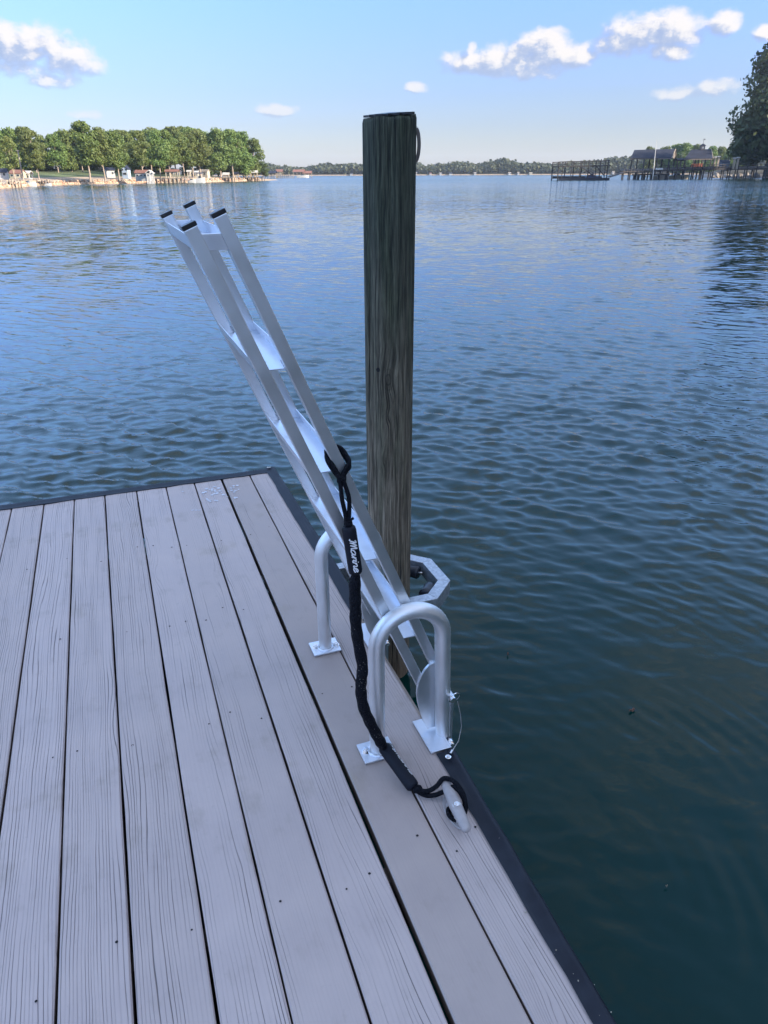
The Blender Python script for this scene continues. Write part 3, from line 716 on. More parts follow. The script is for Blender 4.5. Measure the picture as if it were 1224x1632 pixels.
for i, (z0, vm) in enumerate(Lz):
    vl_, vr_ = vC(z0) - .013, vD(z0) + .013
    mb = MB(); th = .003; ua, ub = 1.4500, 1.8600; H_ = .027
    mb.box(((vl_ + vr_) / 2, (ua + ub) / 2, z0), (vr_ - vl_ - .001, ub - ua, th))
    for e_, sgn in ((vl_, -1), (vr_, 1)):
        # flange leans along the rails
        a0 = Vector((e_, 0, z0 - .001)); a1 = Vector((e_ + K * H_, 0, z0 + H_))
        ps = []
        for uq in (ua, ub):
            for q in (a0, a1):
                for s_ in (0, 1): ps.append((q.x + (th * .9 * s_ * -sgn), uq, q.z))
        mb.add(ps, [(0, 1, 3, 2), (4, 6, 7, 5), (0, 4, 5, 1), (2, 3, 7, 6), (0, 2, 6, 4), (1, 5, 7, 3)])
    # narrow lips under the tread
    st_ = part(mb, 'tread', M['aluminium_plate'], lad, bevel=.0008)
    for uw in (1.4505, 1.8595):
        mb = MB()
        for vf, sg in ((vC(z0) + .0145, 1), (vD(z0) - .0145, -1)):
            pth = [(vf - sg * .001 + .0006 * math.sin(q * 2.1), uw, z0 + .002 + q * .0022) for q in range(9)]
            mb = MB(); mb.tube([(a - .0022 * q * .41, b, c_) for q, (a, b, c_) in enumerate(pth)], [.0019 + .0005 * (q % 2) for q in range(9)], 6)
            part(mb, 'weld_bead', M['galvanised'], lad, 60, parent=st_)
    if i == 0:
        for ue in (1.4275, 1.8825):
            mb = MB(); q = .02
            vl2, vr2 = vC(z0) + .0135, vD(z0) - .0135
            mb.add([(vl2, ue - .003, z0 - .002), (vr2, ue - .003, z0 - .002), (vr2 + K * .03, ue - .003, z0 + .028), (vl2 + K * .03, ue - .003, z0 + .028),
                    (vl2, ue + .003, z0 - .002), (vr2, ue + .003, z0 - .002), (vr2 + K * .03, ue + .003, z0 + .028), (vl2 + K * .03, ue + .003, z0 + .028)],
                   [(0, 1, 2, 3), (7, 6, 5, 4), (0, 4, 5, 1), (1, 5, 6, 2), (2, 6, 7, 3), (3, 7, 4, 0)])
            part(mb, 'end_plate', M['aluminium_plate'], lad, bevel=.001, parent=st_)

# ---------------------------------------------------------------- dock line
def smooth_path(pts, k=8):
    pts = [Vector(p) for p in pts]; out_ = []
    P = [pts[0] * 2 - pts[1]] + pts + [pts[-1] * 2 - pts[-2]]
    for i in range(1, len(P) - 2):
        for j in range(k):
            t = j / k; a, b, c_, d_ = P[i - 1], P[i], P[i + 1], P[i + 2]
            out_.append(.5 * ((2 * b) + (c_ - a) * t + (2 * a - 5 * b + 4 * c_ - d_) * t * t + (3 * b - a - 3 * c_ + d_) * t ** 3))
    return out_ + [pts[-1]]
ln = thing('bungee_dock_line', (.46, 1.36, .12), 'black bungee dock line with foam floats running from a ladder rail down to the cleat', 'dock line')
# lark's head round the outer rail: wraps about the bar at z ~ .85
zk = .862
vk = vD(zk); t_d = Vector((K, 0, 1)).normalized(); n_d = Vector((t_d.z, 0, -t_d.x))
def around(off, sc_=1., a0=0., a1=2 * PI, k=28):
    c_ = Vector((vk, 1.4365, zk)) + t_d * off; out_ = []
    for j in range(k + 1):
        a = a0 + (a1 - a0) * j / k
        ca, sa = math.cos(a), math.sin(a)
        rr1 = 1 / max(abs(ca), abs(sa)) ** .75
        p = c_ + n_d * (.0195 * sc_ * rr1 * ca) + Vector((0, 1, 0)) * (.0195 * sc_ * rr1 * sa)
        # the two turns lean towards the knot on the near, inboard face
        p += t_d * (-.020 * (1 - ca) * .5 + .012 * ca)
        out_.append(p)
    return out_
mb = MB()
for o_ in (0., .0105):
    mb.tube(smooth_path([(.4245, 1.408, .830 + o_ * .3), (.412, 1.418, .848 + o_), (.4035, 1.436, .868 + o_), (.409, 1.4545, .880 + o_), (.424, 1.4570, .882 + o_), (.440, 1.451, .877 + o_), (.4475, 1.436, .866 + o_), (.4500, 1.4205, .853 + o_), (.440, 1.4155, .843 + o_ * .8), (.4265, 1.408, .831 + o_ * .3)]), .0050, 10)
part(mb, 'hitch_loop', M['black_cord'], ln, 70)
mb = MB(); mb.blob((.4245, 1.4045, .8305), (.0105, .0085, .0105), 12, 8, .08); mb.tube(smooth_path([(.4165, 1.408, .842), (.4215, 1.399, .834), (.431, 1.403, .8285), (.4345, 1.411, .836)]), .0048, 10)
part(mb, 'knot', M['black_cord'], ln, 70)
mb = MB(); mb.tube(smooth_path([(.421, 1.400, .828), (.4215, 1.392, .79), (.4265, 1.388, .755), (.4295, 1.384, .722)]), .0052, 10)
mb.tube(smooth_path([(.429, 1.400, .828), (.4375, 1.391, .79), (.4365, 1.388, .757), (.4325, 1.382, .722)]), .0052, 10); part(mb, 'twin_cord', M['black_cord'], ln, 70)
def foam(a, b, r=.0165, name='foam_float'):
    a = Vector(a); b = Vector(b); mb = MB(); prof = [(0, .72), (.03, .93), (.08, 1), (.5, 1.), (.92, 1), (.97, .93), (1, .72)]
    mb.tube([a.lerp(b, p) for p, _ in prof], [r * q for _, q in prof], 24); return part(mb, name, M['black_foam'], ln, 60)
fa, fb = Vector((.4315, 1.381, .724)), Vector((.4435, 1.371, .602))
f1_ = foam(fa, fb)
mb = MB(); mb.tube([fa + Vector((0, 0, .004)), fa + Vector((0, 0, .014))], [.0105, .0085], 12); mb.tube([fa + Vector((-.002, 0, .010)), fa + Vector((.013, 0, .018))], .003, 8); part(mb, 'whipping', M['black_cord'], ln, 60)
# script lettering, drawn as pen strokes, reading down the float
G = {
 'M': [[(0, .05), (.10, .0), (.18, .25), (.28, 1.0), (.33, .55), (.36, .05)], [(.36, .1), (.46, .6), (.60, 1.0), (.63, .55), (.64, .05)], [(.64, .1), (.74, .6), (.88, 1.02), (.90, .5), (.93, .08), (1.05, .08)], [(.28, 1.0), (.14, .93), (.08, .8)]],
 'a': [[(.55, .42), (.40, .55), (.18, .48), (.06, .22), (.14, .0), (.34, .02), (.50, .25), (.56, .52)], [(.56, .52), (.52, .2), (.58, .02), (.74, .10)]],
 'r': [[(.0, .12), (.14, .40), (.18, .55)], [(.18, .55), (.15, .0)], [(.16, .25), (.28, .50), (.44, .52)], [(.44, .52), (.42, .46)]],
 'i': [[(.0, .15), (.12, .52)], [(.12, .52), (.08, .12), (.16, .0), (.30, .12)], [(.19, .80), (.21, .84)]],
 'n': [[(.04, .52), (.0, .0)], [(.02, .22), (.20, .52), (.36, .52), (.38, .3), (.36, .08), (.44, .0), (.58, .12)]],
 'e': [[(.04, .24), (.26, .28), (.42, .42), (.34, .55), (.16, .50), (.04, .24), (.08, .02), (.28, -.02), (.48, .12)]]}
ADV = {'M': 1.02, 'a': .68, 'r': .42, 'i': .27, 'n': .54, 'e': .46}
def lettering(a, b, r, span, start, facing, parent, flip=1, txt='Marine', hh=.0155):
    a = Vector(a); b = Vector(b); ax = (b - a).normalized(); fr = (Vector(facing) - ax * Vector(facing).dot(ax)).normalized(); sd_ = ax.cross(fr) * flip
    tot = sum(ADV[q] for q in txt); sc_ = span / tot; x0 = start; mb = MB()
    for ch in txt:
        for stq in G[ch]:
            p2 = smooth_path([(x0 + p[0] * sc_ + p[1] * sc_ * .22, (p[1] - .42) * hh * 1.0, 0) for p in stq], 5)
            pts = []
            for q in p2:
                an = -q.y / r
                pts.append((a + ax * q.x + fr * math.cos(an) * (r + .0001) + sd_ * math.sin(an) * (r + .0001), ax, q))
            # flat ribbon a hair proud of the foam
            L = len(pts); vs_ = []
            for i in range(L):
                tq = (pts[min(i + 1, L - 1)][0] - pts[max(i - 1, 0)][0]).normalized(); nrm = (pts[i][0] - a); nrm = (nrm - ax * nrm.dot(ax)).normalized()
                sdv = tq.cross(nrm).normalized(); wd = .00135
                base_ = pts[i][0] + nrm * .0003
                vs_ += [base_ - sdv * wd, base_ + sdv * wd]
            mb.add(vs_, [(2 * i, 2 * i + 1, 2 * i + 3, 2 * i + 2) for i in range(L - 1)])
            for i in (0, L - 1):
                c_ = (Vector(vs_[2 * i]) + Vector(vs_[2 * i + 1])) / 2; nrm = (c_ - a); nrm = (nrm - ax * nrm.dot(ax)).normalized(); s1_ = ax.cross(nrm)
                mb.add([c_ + nrm * .00005 + (ax * math.cos(q) + s1_ * math.sin(q)) * .00135 for q in [2 * PI * k / 8 for k in range(8)]], [tuple(range(8))])
        x0 += ADV[ch] * sc_
    return part(mb, 'lettering', M['white_print'], ln, parent=parent)
camd = RZ.inverted() @ Vector((0, 0, EYE))
lettering(fa, fb, .0165, .084, .026, camd - fa + Vector((.35, 0, 0)), f1_, 1)
# long braided sleeve
sl = smooth_path([(.4440, 1.371, .600), (.4400, 1.370, .576), (.4385, 1.366, .53), (.4370, 1.361, .477), (.440, 1.356, .42), (.4480, 1.350, .350), (.4440, 1.347, .310), (.4410, 1.345, .278), (.4460, 1.342, .225), (.4620, 1.338, .172), (.479, 1.334, .125), (.4925, 1.338, .09), (.503, 1.352, .064)], 8)
L = len(sl); rs = [(.009 + .0052 * min(1, i / 6.)) * (1 + .05 * math.sin(i * .9)) * (1 - .25 * max(0, (i - L + 10) / 10)) for i in range(L)]
mb = MB(); mb.tube(sl, rs, 24); part(mb, 'braided_sleeve', M['braided_sleeve'], ln, 70)
ga, gb = Vector((.504, 1.356, .062)), Vector((.5400, 1.228, .0225))
f2_ = foam(ga, gb, .0178)
lettering(ga, gb, .0178, .084, .026, Vector((.75, -.05, .5)), f2_, 1)
mb = MB(); mb.tube(smooth_path([(.539, 1.232, .023), (.548, 1.216, .017), (.563, 1.203, .0125), (.582, 1.192, .0165), (.603, 1.186, .026), (.627, 1.178, .042), (.638, 1.158, .038), (.641, 1.138, .026), (.636, 1.124, .013), (.626, 1.118, .010), (.612, 1.124, .012)]), .0062, 10)
mb.tube(smooth_path([(.541, 1.230, .027), (.553, 1.212, .024), (.570, 1.204, .024), (.592, 1.202, .034), (.612, 1.205, .050), (.630, 1.190, .052), (.640, 1.168, .044), (.643, 1.146, .030), (.636, 1.130, .014), (.622, 1.135, .010), (.604, 1.146, .010), (.594, 1.134, .011), (.595, 1.118, .010), (.604, 1.106, .010)]), .0062, 10)
mb.blob((.547, 1.220, .0225), (.014, .012, .010), 12, 8, .08)
part(mb, 'cleat_loop', M['black_cord'], ln, 70)

# ---------------------------------------------------------------- cleat
cl = thing('dock_cleat', (.607, 1.135, 0), 'grey painted horn cleat bolted near the dock edge with the black line looped round it', 'cleat')
mb = MB(); hp = [(1.050, .0345, .004), (1.0525, .0345, .0085), (1.058, .0345, .0112), (1.085, .034, .0132), (1.115, .0335, .0148), (1.135, .033, .0156), (1.155, .0335, .0148), (1.185, .034, .0132), (1.214, .0345, .0112), (1.2195, .0345, .0085), (1.222, .0345, .004)]
mb.tube([(.6115 + (u - 1.135) * .09, u, z) for u, z, _ in hp], [r_ * .95 for *_, r_ in hp], 16, squash=1.12); part(mb, 'horn', M['cleat_paint'], cl, 70)
for uu in (1.110, 1.158):
    mb = MB(); mb.tube([(.6105 + (uu - 1.135) * .09, uu, .004), (.6105 + (uu - 1.135) * .09, uu, .015), (.6105 + (uu - 1.135) * .09, uu, .032)], [.0135, .0095, .011], 16, squash=.8); part(mb, 'leg', M['cleat_paint'], cl, 60)
mb = MB(); pts = [(.6105 + .021 * math.cos(a) * (1 if abs(math.sin(a)) < .8 else .8), 1.133 + .055 * math.sin(a), 0) for a in [2 * PI * k / 28 for k in range(28)]]
mb.add([(x, y, .0015) for x, y, _ in pts] + [(x, y, .0065) for x, y, _ in pts], [tuple(range(28, 56)), tuple(reversed(range(28)))] + [(k, (k + 1) % 28, 28 + (k + 1) % 28, 28 + k) for k in range(28)])
part(mb, 'foot', M['cleat_paint'], cl, 40, bevel=.0015)
part(hexbolt(.6100, 1.122, .0425, .0078, .004), 'bolt', M['chrome'], cl, 40)

# ---------------------------------------------------------------- floating bits
def floater(x, y, L, Wd, rot, label, name, cat, mat):
    mb = MB(); n_ = 9
    ps = [(-L / 2 + L * k / (n_ - 1), sgn * Wd / 2 * math.sin(PI * (.06 + .88 * k / (n_ - 1))) ** .8, .006 + .004 * math.sin(k * 1.3) + (0 if sgn else .002)) for k in range(n_) for sgn in (-1, 0, 1)]
    ps2 = [(a, b, c_ - .0015) for a, b, c_ in ps]; N_ = len(ps)
    fs = []
    for k in range(n_ - 1):
        for j in (0, 1): a = k * 3 + j; fs += [(a, a + 3, a + 4, a + 1), (N_ + a, N_ + a + 1, N_ + a + 4, N_ + a + 3)]
    mb.add(ps + ps2, fs)
    o = link(name, mb.mesh(name, mat, 60), None, label=label, cat=cat); o.location = (x, y, WZ + .004); o.rotation_euler.z = rot
floater(.97, 2.17, .03, .011, .4, 'brown dead leaf floating in dark water right of the near grab rail', 'floating_leaf', 'leaf', M['brown_leaf'])
floater(.48 + .06, 2.53, .018, .006, 1.4, 'tiny brown leaf scrap floating just right of the galvanised pile guide', 'leaf_scrap', 'leaf', M['brown_leaf'])
floater(2.55, 5.26, .12, .014, -.35, 'dark thin twig floating on ripples far right of the piling', 'floating_twig', 'twig', M['bark_dark'])
floater(1.33 - .5, 1.33 + .08, .009, .003, .2, 'pale sliver floating in the dark water at lower right', 'floating_sliver', 'debris', M['cream'])

# ================================================================ far setting
def strip(name, rows, mats, zone=None, kind='structure', smooth=40):
    """rows: list of polylines (same length) of world points"""
    mb = MB(); n_ = len(rows[0]); ps = [p for r_ in rows for p in r_]; fs = []; mi = []
    for i in range(len(rows) - 1):
        for k in range(n_ - 1): fs.append((i * n_ + k, i * n_ + k + 1, (i + 1) * n_ + k + 1, (i + 1) * n_ + k)); mi.append(i if zone is None else zone[i])
    mb.add(ps, fs); mb.mi = mi
    me = mb.mesh(name, mats, smooth); return link(name, me, None, kind=kind)
def resample(pts, k):
    out_ = []
    for a, b in zip(pts[:-1], pts[1:]):
        for j in range(k): out_.append(Vector(a).lerp(Vector(b), j / k))
    return out_ + [Vector(pts[-1])]
shore = [(-30, -60), (-34, 0), (-41, 50), (-44, 71), (-50.5, 93), (-55.5, 112.5), (-61.5, 140), (-60.5, 157), (-52.5, 174), (-42, 184), (-33.5, 221), (-31.5, 240)]
base_ = resample([(x, y, 0) for x, y in shore], 5)
rr = random.Random(11)
rows = []
for off, z in ((-.5, WZ - .5), (.4, WZ + .05), (1.6, WZ + .75), (2.4, WZ + .95), (8, .85), (30, 2.2), (75, 3.4), (260, 5.)):
    row = []
    for i, p in enumerate(base_):
        t = (base_[min(i + 1, len(base_) - 1)] - base_[max(i - 1, 0)]).normalized(); nrm = Vector((-t.y, t.x, 0))
        s_ = min(1., (len(base_) - 1 - i) / 9.) * .7 + .3
        nn_ = Vector((-1, .15, 0)).normalized() if off > 20 else nrm
        q = p + (nn_ * off if off < 20 else nrm * 8 + nn_ * (off - 8)); row.append((q.x, q.y, (z - WZ) * s_ + WZ + rr.uniform(-.06, .06)))
    rows.append(row)
strip('left_shore', rows, [M['sand'], M['lawn'], M['woodland_floor']], [0, 0, 0, 0, 1, 1, 2])

# generic trees -------------------------------------------------
def tree_mesh(seed, H=10., trunk_h=2.6, cw=3.2, nl=4200, leaf=.26, lobes=26, low=False, lean=0.):
    rng = np.random.default_rng(seed); rr = random.Random(seed)
    lb = []
    for i in range(lobes):
        t = rng.uniform(0, 1); zc = trunk_h + (H - trunk_h) * (.08 + .86 * t)
        prof = math.sin(PI * min(.97, (.22 + .74 * t))) ** .6
        a = rng.uniform(0, 2 * PI); d = cw * prof * rng.uniform(.15, .78)
        lb.append((d * math.cos(a), d * math.sin(a), zc, rng.uniform(.24, .42) * cw * (.65 + .45 * prof)))
    lb.append((0, 0, H - cw * .35, cw * .36))
    C = np.array(lb); wgt = C[:, 3] ** 2; wgt /= wgt.sum()
    idx = rng.choice(len(C), nl, p=wgt); dirs = rng.normal(size=(nl, 3)); dirs /= np.linalg.norm(dirs, axis=1)[:, None]
    rad = C[idx, 3] * (1 - .55 * rng.random(nl) ** 2.2); sq = np.array([1, 1, .72])
    P = C[idx, :3] + dirs * rad[:, None] * sq + rng.normal(scale=.05 * cw, size=(nl, 3)) * .5
    nrm = dirs + rng.normal(scale=.55, size=(nl, 3)); nrm /= np.linalg.norm(nrm, axis=1)[:, None]
    t1 = np.cross(nrm, rng.normal(size=(nl, 3))); t1 /= np.linalg.norm(t1, axis=1)[:, None]; t2 = np.cross(nrm, t1)
    s_ = leaf * rng.uniform(.55, 1.35, nl)[:, None]; s2 = s_ * rng.uniform(.5, 1., nl)[:, None]
    V = np.stack([P - t1 * s_, P - t2 * s2 + nrm * s_ * .12, P + t1 * s_, P + t2 * s2 - nrm * s_ * .1], 1).reshape(-1, 3)
    me = bpy.data.meshes.new('crown'); me.vertices.add(len(V)); me.vertices.foreach_set('co', V.ravel())
    me.loops.add(nl * 4); me.loops.foreach_set('vertex_index', np.arange(nl * 4, dtype=np.int32))
    me.polygons.add(nl); me.polygons.foreach_set('loop_start', np.arange(0, nl * 4, 4, dtype=np.int32)); me.update(calc_edges=True)
    mb = MB(); top_z = H * .8; pth = []; x = y = 0
    for k in range(7):
        z = -.8 + (top_z + .8) * k / 6; pth.append((x, y, z)); x += rr.uniform(-.15, .15) * cw * .2 + lean; y += rr.uniform(-.1, .1)
    mb.tube(pth, [.03 * H * (1 - .13 * k) * (1.25 if k == 0 else 1) * .62 for k in range(7)], 8)
    for i in range(6):
        k = rr.choice([1, 2, 2, 3, 3]); b = Vector(pth[k]).lerp(Vector(pth[k + 1]), rr.random()); 
        if b.z < trunk_h * .7: b.z = trunk_h * .75
        j = rr.randrange(len(lb)); e = Vector(lb[j][:3]); mb.tube([b, b.lerp(e, .5) + Vector((0, 0, -.02 * H)), e], [.0095 * H, .007 * H, .003 * H], 6)
    return me, mb
def make_kind(seed, leafmat, barkmat, **kw):
    me, mb = tree_mesh(seed, **kw); me.materials.append(leafmat); tm = mb.mesh('trunk', barkmat, 60); return me, tm
TG = {}
def place_tree(kind, x, y, z, s, rz, label, group, sx=1., name='leafy_tree', cat='tree'):
    me, tm = kind
    e = bpy.data.objects.new(name, None); col.objects.link(e); e.location = (x, y, z); e.rotation_euler.z = rz; e.scale = (s * sx, s * sx, s)
    props(e, label, cat, group)
    a = link('trunk', tm, e); b = link('crown', me, e); return e
rr = random.Random(19)
kinds = [make_kind(30 + i, M['leaves'], M['bark'], H=10, trunk_h=1.7 + .3 * (i % 3), cw=2.9 + .2 * (i % 3), nl=8200, leaf=.17, lobes=44 + 2 * i) for i in range(5)]
kback = [make_kind(60 + i, M['leaves'], M['bark'], H=10, trunk_h=.2, cw=3.1, nl=8000, leaf=.19, lobes=44) for i in range(3)]
kyel = make_kind(70, M['leaves_yellow'], M['bark'], H=10, trunk_h=1.6, cw=3., nl=4200, leaf=.18, lobes=26)
kbush = make_kind(71, M['leaves'], M['bark'], H=10, trunk_h=.1, cw=4.2, nl=3600, leaf=.3, lobes=26)
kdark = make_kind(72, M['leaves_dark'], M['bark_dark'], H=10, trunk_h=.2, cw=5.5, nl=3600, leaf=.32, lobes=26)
# front row, each with its own place: px, base py, top py, Y, kind
front = [(24, 284, 216, 142, kyel, 'yellow-green tree at the far left edge of the shore, beside the white mast'),
         (62, 283, 226, 133, kinds[0], 'small leaning tree on the left shore between the red-roofed house and the lawn'),
         (143, 283, 193, 150, kinds[1], 'tallest pale-trunked tree standing on the red bank left of the gap of sky'),
         (167, 283, 203, 152, kinds[2], 'pale-trunked tree on the red bank just right of the gap of sky'),
         (190, 282, 204, 156, kinds[3], 'tree on the red bank between the little white shed and the blue gabled house'),
         (228, 280, 206, 166, kinds[0], 'tree behind the long white boathouse on the left shore'),
         (256, 280, 205, 178, kinds[4], 'slim tree right of the white boathouse gable'),
         (271, 279, 207, 182, kinds[1], 'tree standing behind the open-sided shelter on the left shore'),
         (294, 278, 211, 186, kinds[2], 'fork-trunked tree left of the small cream shed'),
         (308, 278, 208, 188, kinds[3], 'straight pale-trunked tree right of the small cream shed'),
         (320, 278, 206, 190, kinds[4], 'tree with a bent pale trunk above the blue-canopied pontoon boat'),
         (352, 279, 204, 200, kback[0], 'bushy tree leafy to the ground, right of the grey lakeside cabin'),
         (372, 280, 206, 206, kinds[1], 'tree near the end of the point, above the row of small sheds'),
         (389, 281, 209, 212, kback[1], 'dense tree near the tip of the wooded point'),
         (407, 281, 218, 218, kback[2], 'last tree at the tip of the left wooded point')]
for px, by, ty, Y, kd, lab in front:
    b = at(px, by, Y); t = at(px, ty, Y); s_ = (t.z - b.z) / 10.; place_tree(kd, b.x, b.y, b.z, s_, rr.uniform(0, 6), lab, None, rr.uniform(.92, 1.1))
o = link('woodland_shrubs', None) if False else None
for k in range(34):
    px = -60 + k * 13.6 + rr.uniform(-4, 4); Y = 168 + max(0, px) * .14 + rr.uniform(-4, 14)
    if px < 0: Y = 150 + rr.uniform(0, 10)
    ty = 203 + rr.uniform(-7, 6) + (3 if 60 < px < 135 else 0) + max(0, (px - 380)) * .35
    if 146 < px < 160: ty += 22
    b = at(px, 276, Y); t = at(px, ty, Y); s_ = (t.z - b.z) / 10.
    place_tree(rr.choice(kback + kinds[:2]), b.x, b.y, b.z - .4, s_, rr.uniform(0, 6), 'green tree in the dense back row of the left wooded shore', 'trees in the back row of the left shore', 1.05)
for k in range(20):
    px = -40 + k * 24 + rr.uniform(-5, 5); Y = 176 + max(0, px) * .13
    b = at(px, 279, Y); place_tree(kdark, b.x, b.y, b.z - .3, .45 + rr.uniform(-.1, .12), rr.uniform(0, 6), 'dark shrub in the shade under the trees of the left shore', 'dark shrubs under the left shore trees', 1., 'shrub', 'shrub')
# trees nearer the dock on the left bank, outside the frame
for k in range(9):
    y = -50 + k * 14; x = -44 - .17 * max(0, y) + rr.uniform(-3, 2); place_tree(kinds[k % 5], x - 4, y, .8, 1.1 + rr.uniform(-.1, .2), rr.uniform(0, 6), 'green tree on the left bank out of view nearer the dock', 'trees on the near left bank')

# ---- small buildings
def gable(name, c, w_, d_, h_, rh, rz, wall, roof, label, cat='building', openings=(), over=.15, posts=False, ridge_y=False, group=None):
    """c: world base centre. ridge along local x unless ridge_y"""
    e = thing(name, tuple(c), label, cat, group, dock=False); e.rotation_euler.z = rz; B = BASE[e.name]
    def P(mb, nm, mt, parent=None, bevel=0):
        return link(nm, mb.mesh(nm, mt), parent or e, bevel)
    mb = MB(); X, Yy = w_ / 2, d_ / 2
    if posts:
        for i, x_ in enumerate(np.linspace(-X + .1, X - .1, posts)):
            for y_ in (-Yy + .1, Yy - .1):
                q = MB(); q.bar((x_, y_, -1.2), (x_, y_, h_), .16, .16); P(q, 'post', wall)
        for y_ in (-Yy + .1, Yy - .1): mb = MB(); mb.box((0, y_, h_ - .12), (w_, .12, .22)); P(mb, 'eaves_beam', wall)
    else:
        mb.add([(-X, -Yy, -.6), (X, -Yy, -.6), (X, Yy, -.6), (-X, Yy, -.6), (-X, -Yy, h_), (X, -Yy, h_), (X, Yy, h_), (-X, Yy, h_)], [(0, 1, 5, 4), (1, 2, 6, 5), (2, 3, 7, 6), (3, 0, 4, 7)])
        if ridge_y: mb.add([(-X, -Yy, h_), (X, -Yy, h_), (0, -Yy, h_ + rh), (-X, Yy, h_), (X, Yy, h_), (0, Yy, h_ + rh)], [(0, 1, 2), (5, 4, 3)])
        else: mb.add([(-X, -Yy, h_), (-X, Yy, h_), (-X, 0, h_ + rh), (X, -Yy, h_), (X, Yy, h_), (X, 0, h_ + rh)], [(2, 1, 0), (3, 4, 5)])
        wl_ = P(mb, 'wall', wall)
        for (x_, z_, ow, oh, kind_) in openings:
            q = MB(); q.box((x_, -Yy - .01, z_), (ow, .06, oh)); f = P(q, 'window_frame' if kind_ == 'w' else 'door', M['white_paint'] if kind_ == 'w' else M['weathered'], wl_)
            if kind_ == 'w':
                q = MB(); q.box((x_, -Yy - .05, z_), (ow * .8, .03, oh * .8)); link('pane', q.mesh('pane', M['window_glass']), wl_)
    t = .1; A, Bb = (X + over, Yy + over)
    q = MB()
    if ridge_y:
        for s_ in (-1, 1):
            q.add([(s_ * A, -Bb, h_ - .05), (s_ * A, Bb, h_ - .05), (0, Bb, h_ + rh + .05), (0, -Bb, h_ + rh + .05), (s_ * A, -Bb, h_ - .05 + t), (s_ * A, Bb, h_ - .05 + t), (0, Bb, h_ + rh + .05 + t), (0, -Bb, h_ + rh + .05 + t)], [(0, 1, 2, 3), (7, 6, 5, 4), (0, 4, 5, 1), (1, 5, 6, 2), (3, 2, 6, 7), (0, 3, 7, 4)])
    else:
        for s_ in (-1, 1):
            q.add([(-A, s_ * Bb, h_ - .05), (A, s_ * Bb, h_ - .05), (A, 0, h_ + rh + .05), (-A, 0, h_ + rh + .05), (-A, s_ * Bb, h_ - .05 + t), (A, s_ * Bb, h_ - .05 + t), (A, 0, h_ + rh + .05 + t), (-A, 0, h_ + rh + .05 + t)], [(0, 1, 2, 3), (7, 6, 5, 4), (0, 4, 5, 1), (1, 5, 6, 2), (3, 2, 6, 7), (0, 3, 7, 4)])
    P(q, 'roof', roof)
    return e
def hb(px, by, Y): return at(px, by, Y)
def msz(Y): return Y / 1252.
Y = 150; k = msz(Y); b = hb(30, 284, Y)
gable('lake_house', b, 17 * k, 3., 7 * k, 4 * k, .1, M['cream'], M['red_roof'], 'cream lake house with a red-brown roof at the far left, behind the mast', 'house', [(-.6, .5, .5, .4, 'w'), (.5, .5, .5, .4, 'w'), (1.1, .35, .35, .7, 'd')])
b = hb(46, 282, 152); gable('garden_shelter', b, 9 * k, 1.2, 5 * k, 3 * k, -.2, M['white_paint'], M['white_paint'], 'white-roofed lean-to right of the red-roofed house', 'shelter', posts=2)
b = hb(5, 287, 135); gable('white_cottage', b, 1.8, 2., 1.2, .5, .3, M['house_white'], M['slate_roof'], 'white cottage half hidden by the leftmost yellow-green tree', 'house', [(-.5, .9, .4, .5, 'w'), (.5, .9, .4, .5, 'w')])
Y = 172; k = msz(Y); b = hb(176, 279, Y); gable('white_shed', b, 13 * k, 1.6, 7 * k, 3 * k, .5, M['house_white'], M['slate_roof'], 'small white shed with a dark roof left of the blue gabled house', 'shed', [(.4, .4, .4, .5, 'w')])
b = hb(202, 280, Y); gable('blue_house', b, 9 * k, 2., 9 * k, 5 * k, 0., simple('pale_blue', (.30, .38, .46), .7), M['slate_roof'], 'narrow pale blue two-storey house with a front gable among the trees', 'house', [(-.35, 1.2, .35, .4, 'w'), (.35, 1.2, .35, .4, 'w'), (0, .4, .9, .5, 'w')], ridge_y=True)
Y = 166; k = msz(Y); b = hb(229, 283.5, Y); gable('long_boathouse', b, 22 * k, 1.6, 7 * k, 3.5 * k, 0., M['house_white'], M['red_roof'], 'long low white boathouse with a faded red roof at the waterline', 'boathouse', [(-1., .5, .45, .35, 'w'), (-.2, .5, .45, .35, 'w'), (.6, .5, .45, .35, 'w')])
b = hb(240, 285, Y - 1.5); gable('white_gazebo', b, 10 * k, 1.2, 8 * k, 3.5 * k, 0., M['white_paint'], M['white_paint'], 'white open-fronted gazebo at the right end of the long boathouse', 'gazebo', posts=3, ridge_y=True)
Y = 178; k = msz(Y); b = hb(276, 284, Y); gable('open_shelter', b, 20 * k, 1.8, 9.5 * k, 2.2 * k, 0., M['cream'], M['red_roof'], 'open-sided shelter with posts and a low rose-coloured roof by the water', 'shelter', posts=4)
Y = 186; k = msz(Y); b = hb(302, 280, Y); gable('cream_shed', b, 5.5 * k, .8, 6 * k, 1.2 * k, 0., M['cream'], M['white_paint'], 'tiny cream shed between two pale tree trunks', 'shed', [(0, .4, .25, .6, 'd')])
b = hb(314, 280, Y); gable('cream_cabin', b, 4.5 * k, .8, 5 * k, 1.2 * k, 0., M['cream'], M['white_paint'], 'tiny cream cabin just right of the straight pale trunk', 'cabin', [(0, .3, .2, .5, 'd')])
b = hb(326, 280, 192); gable('grey_cabin', b, 15 * k, 1.5, 6 * k, 2.5 * k, -.2, M['cream'], M['stone'], 'grey-roofed lakeside cabin left of the bushy tree', 'cabin', [(.5, .4, .4, .4, 'w'), (-.4, .4, .4, .4, 'w')])
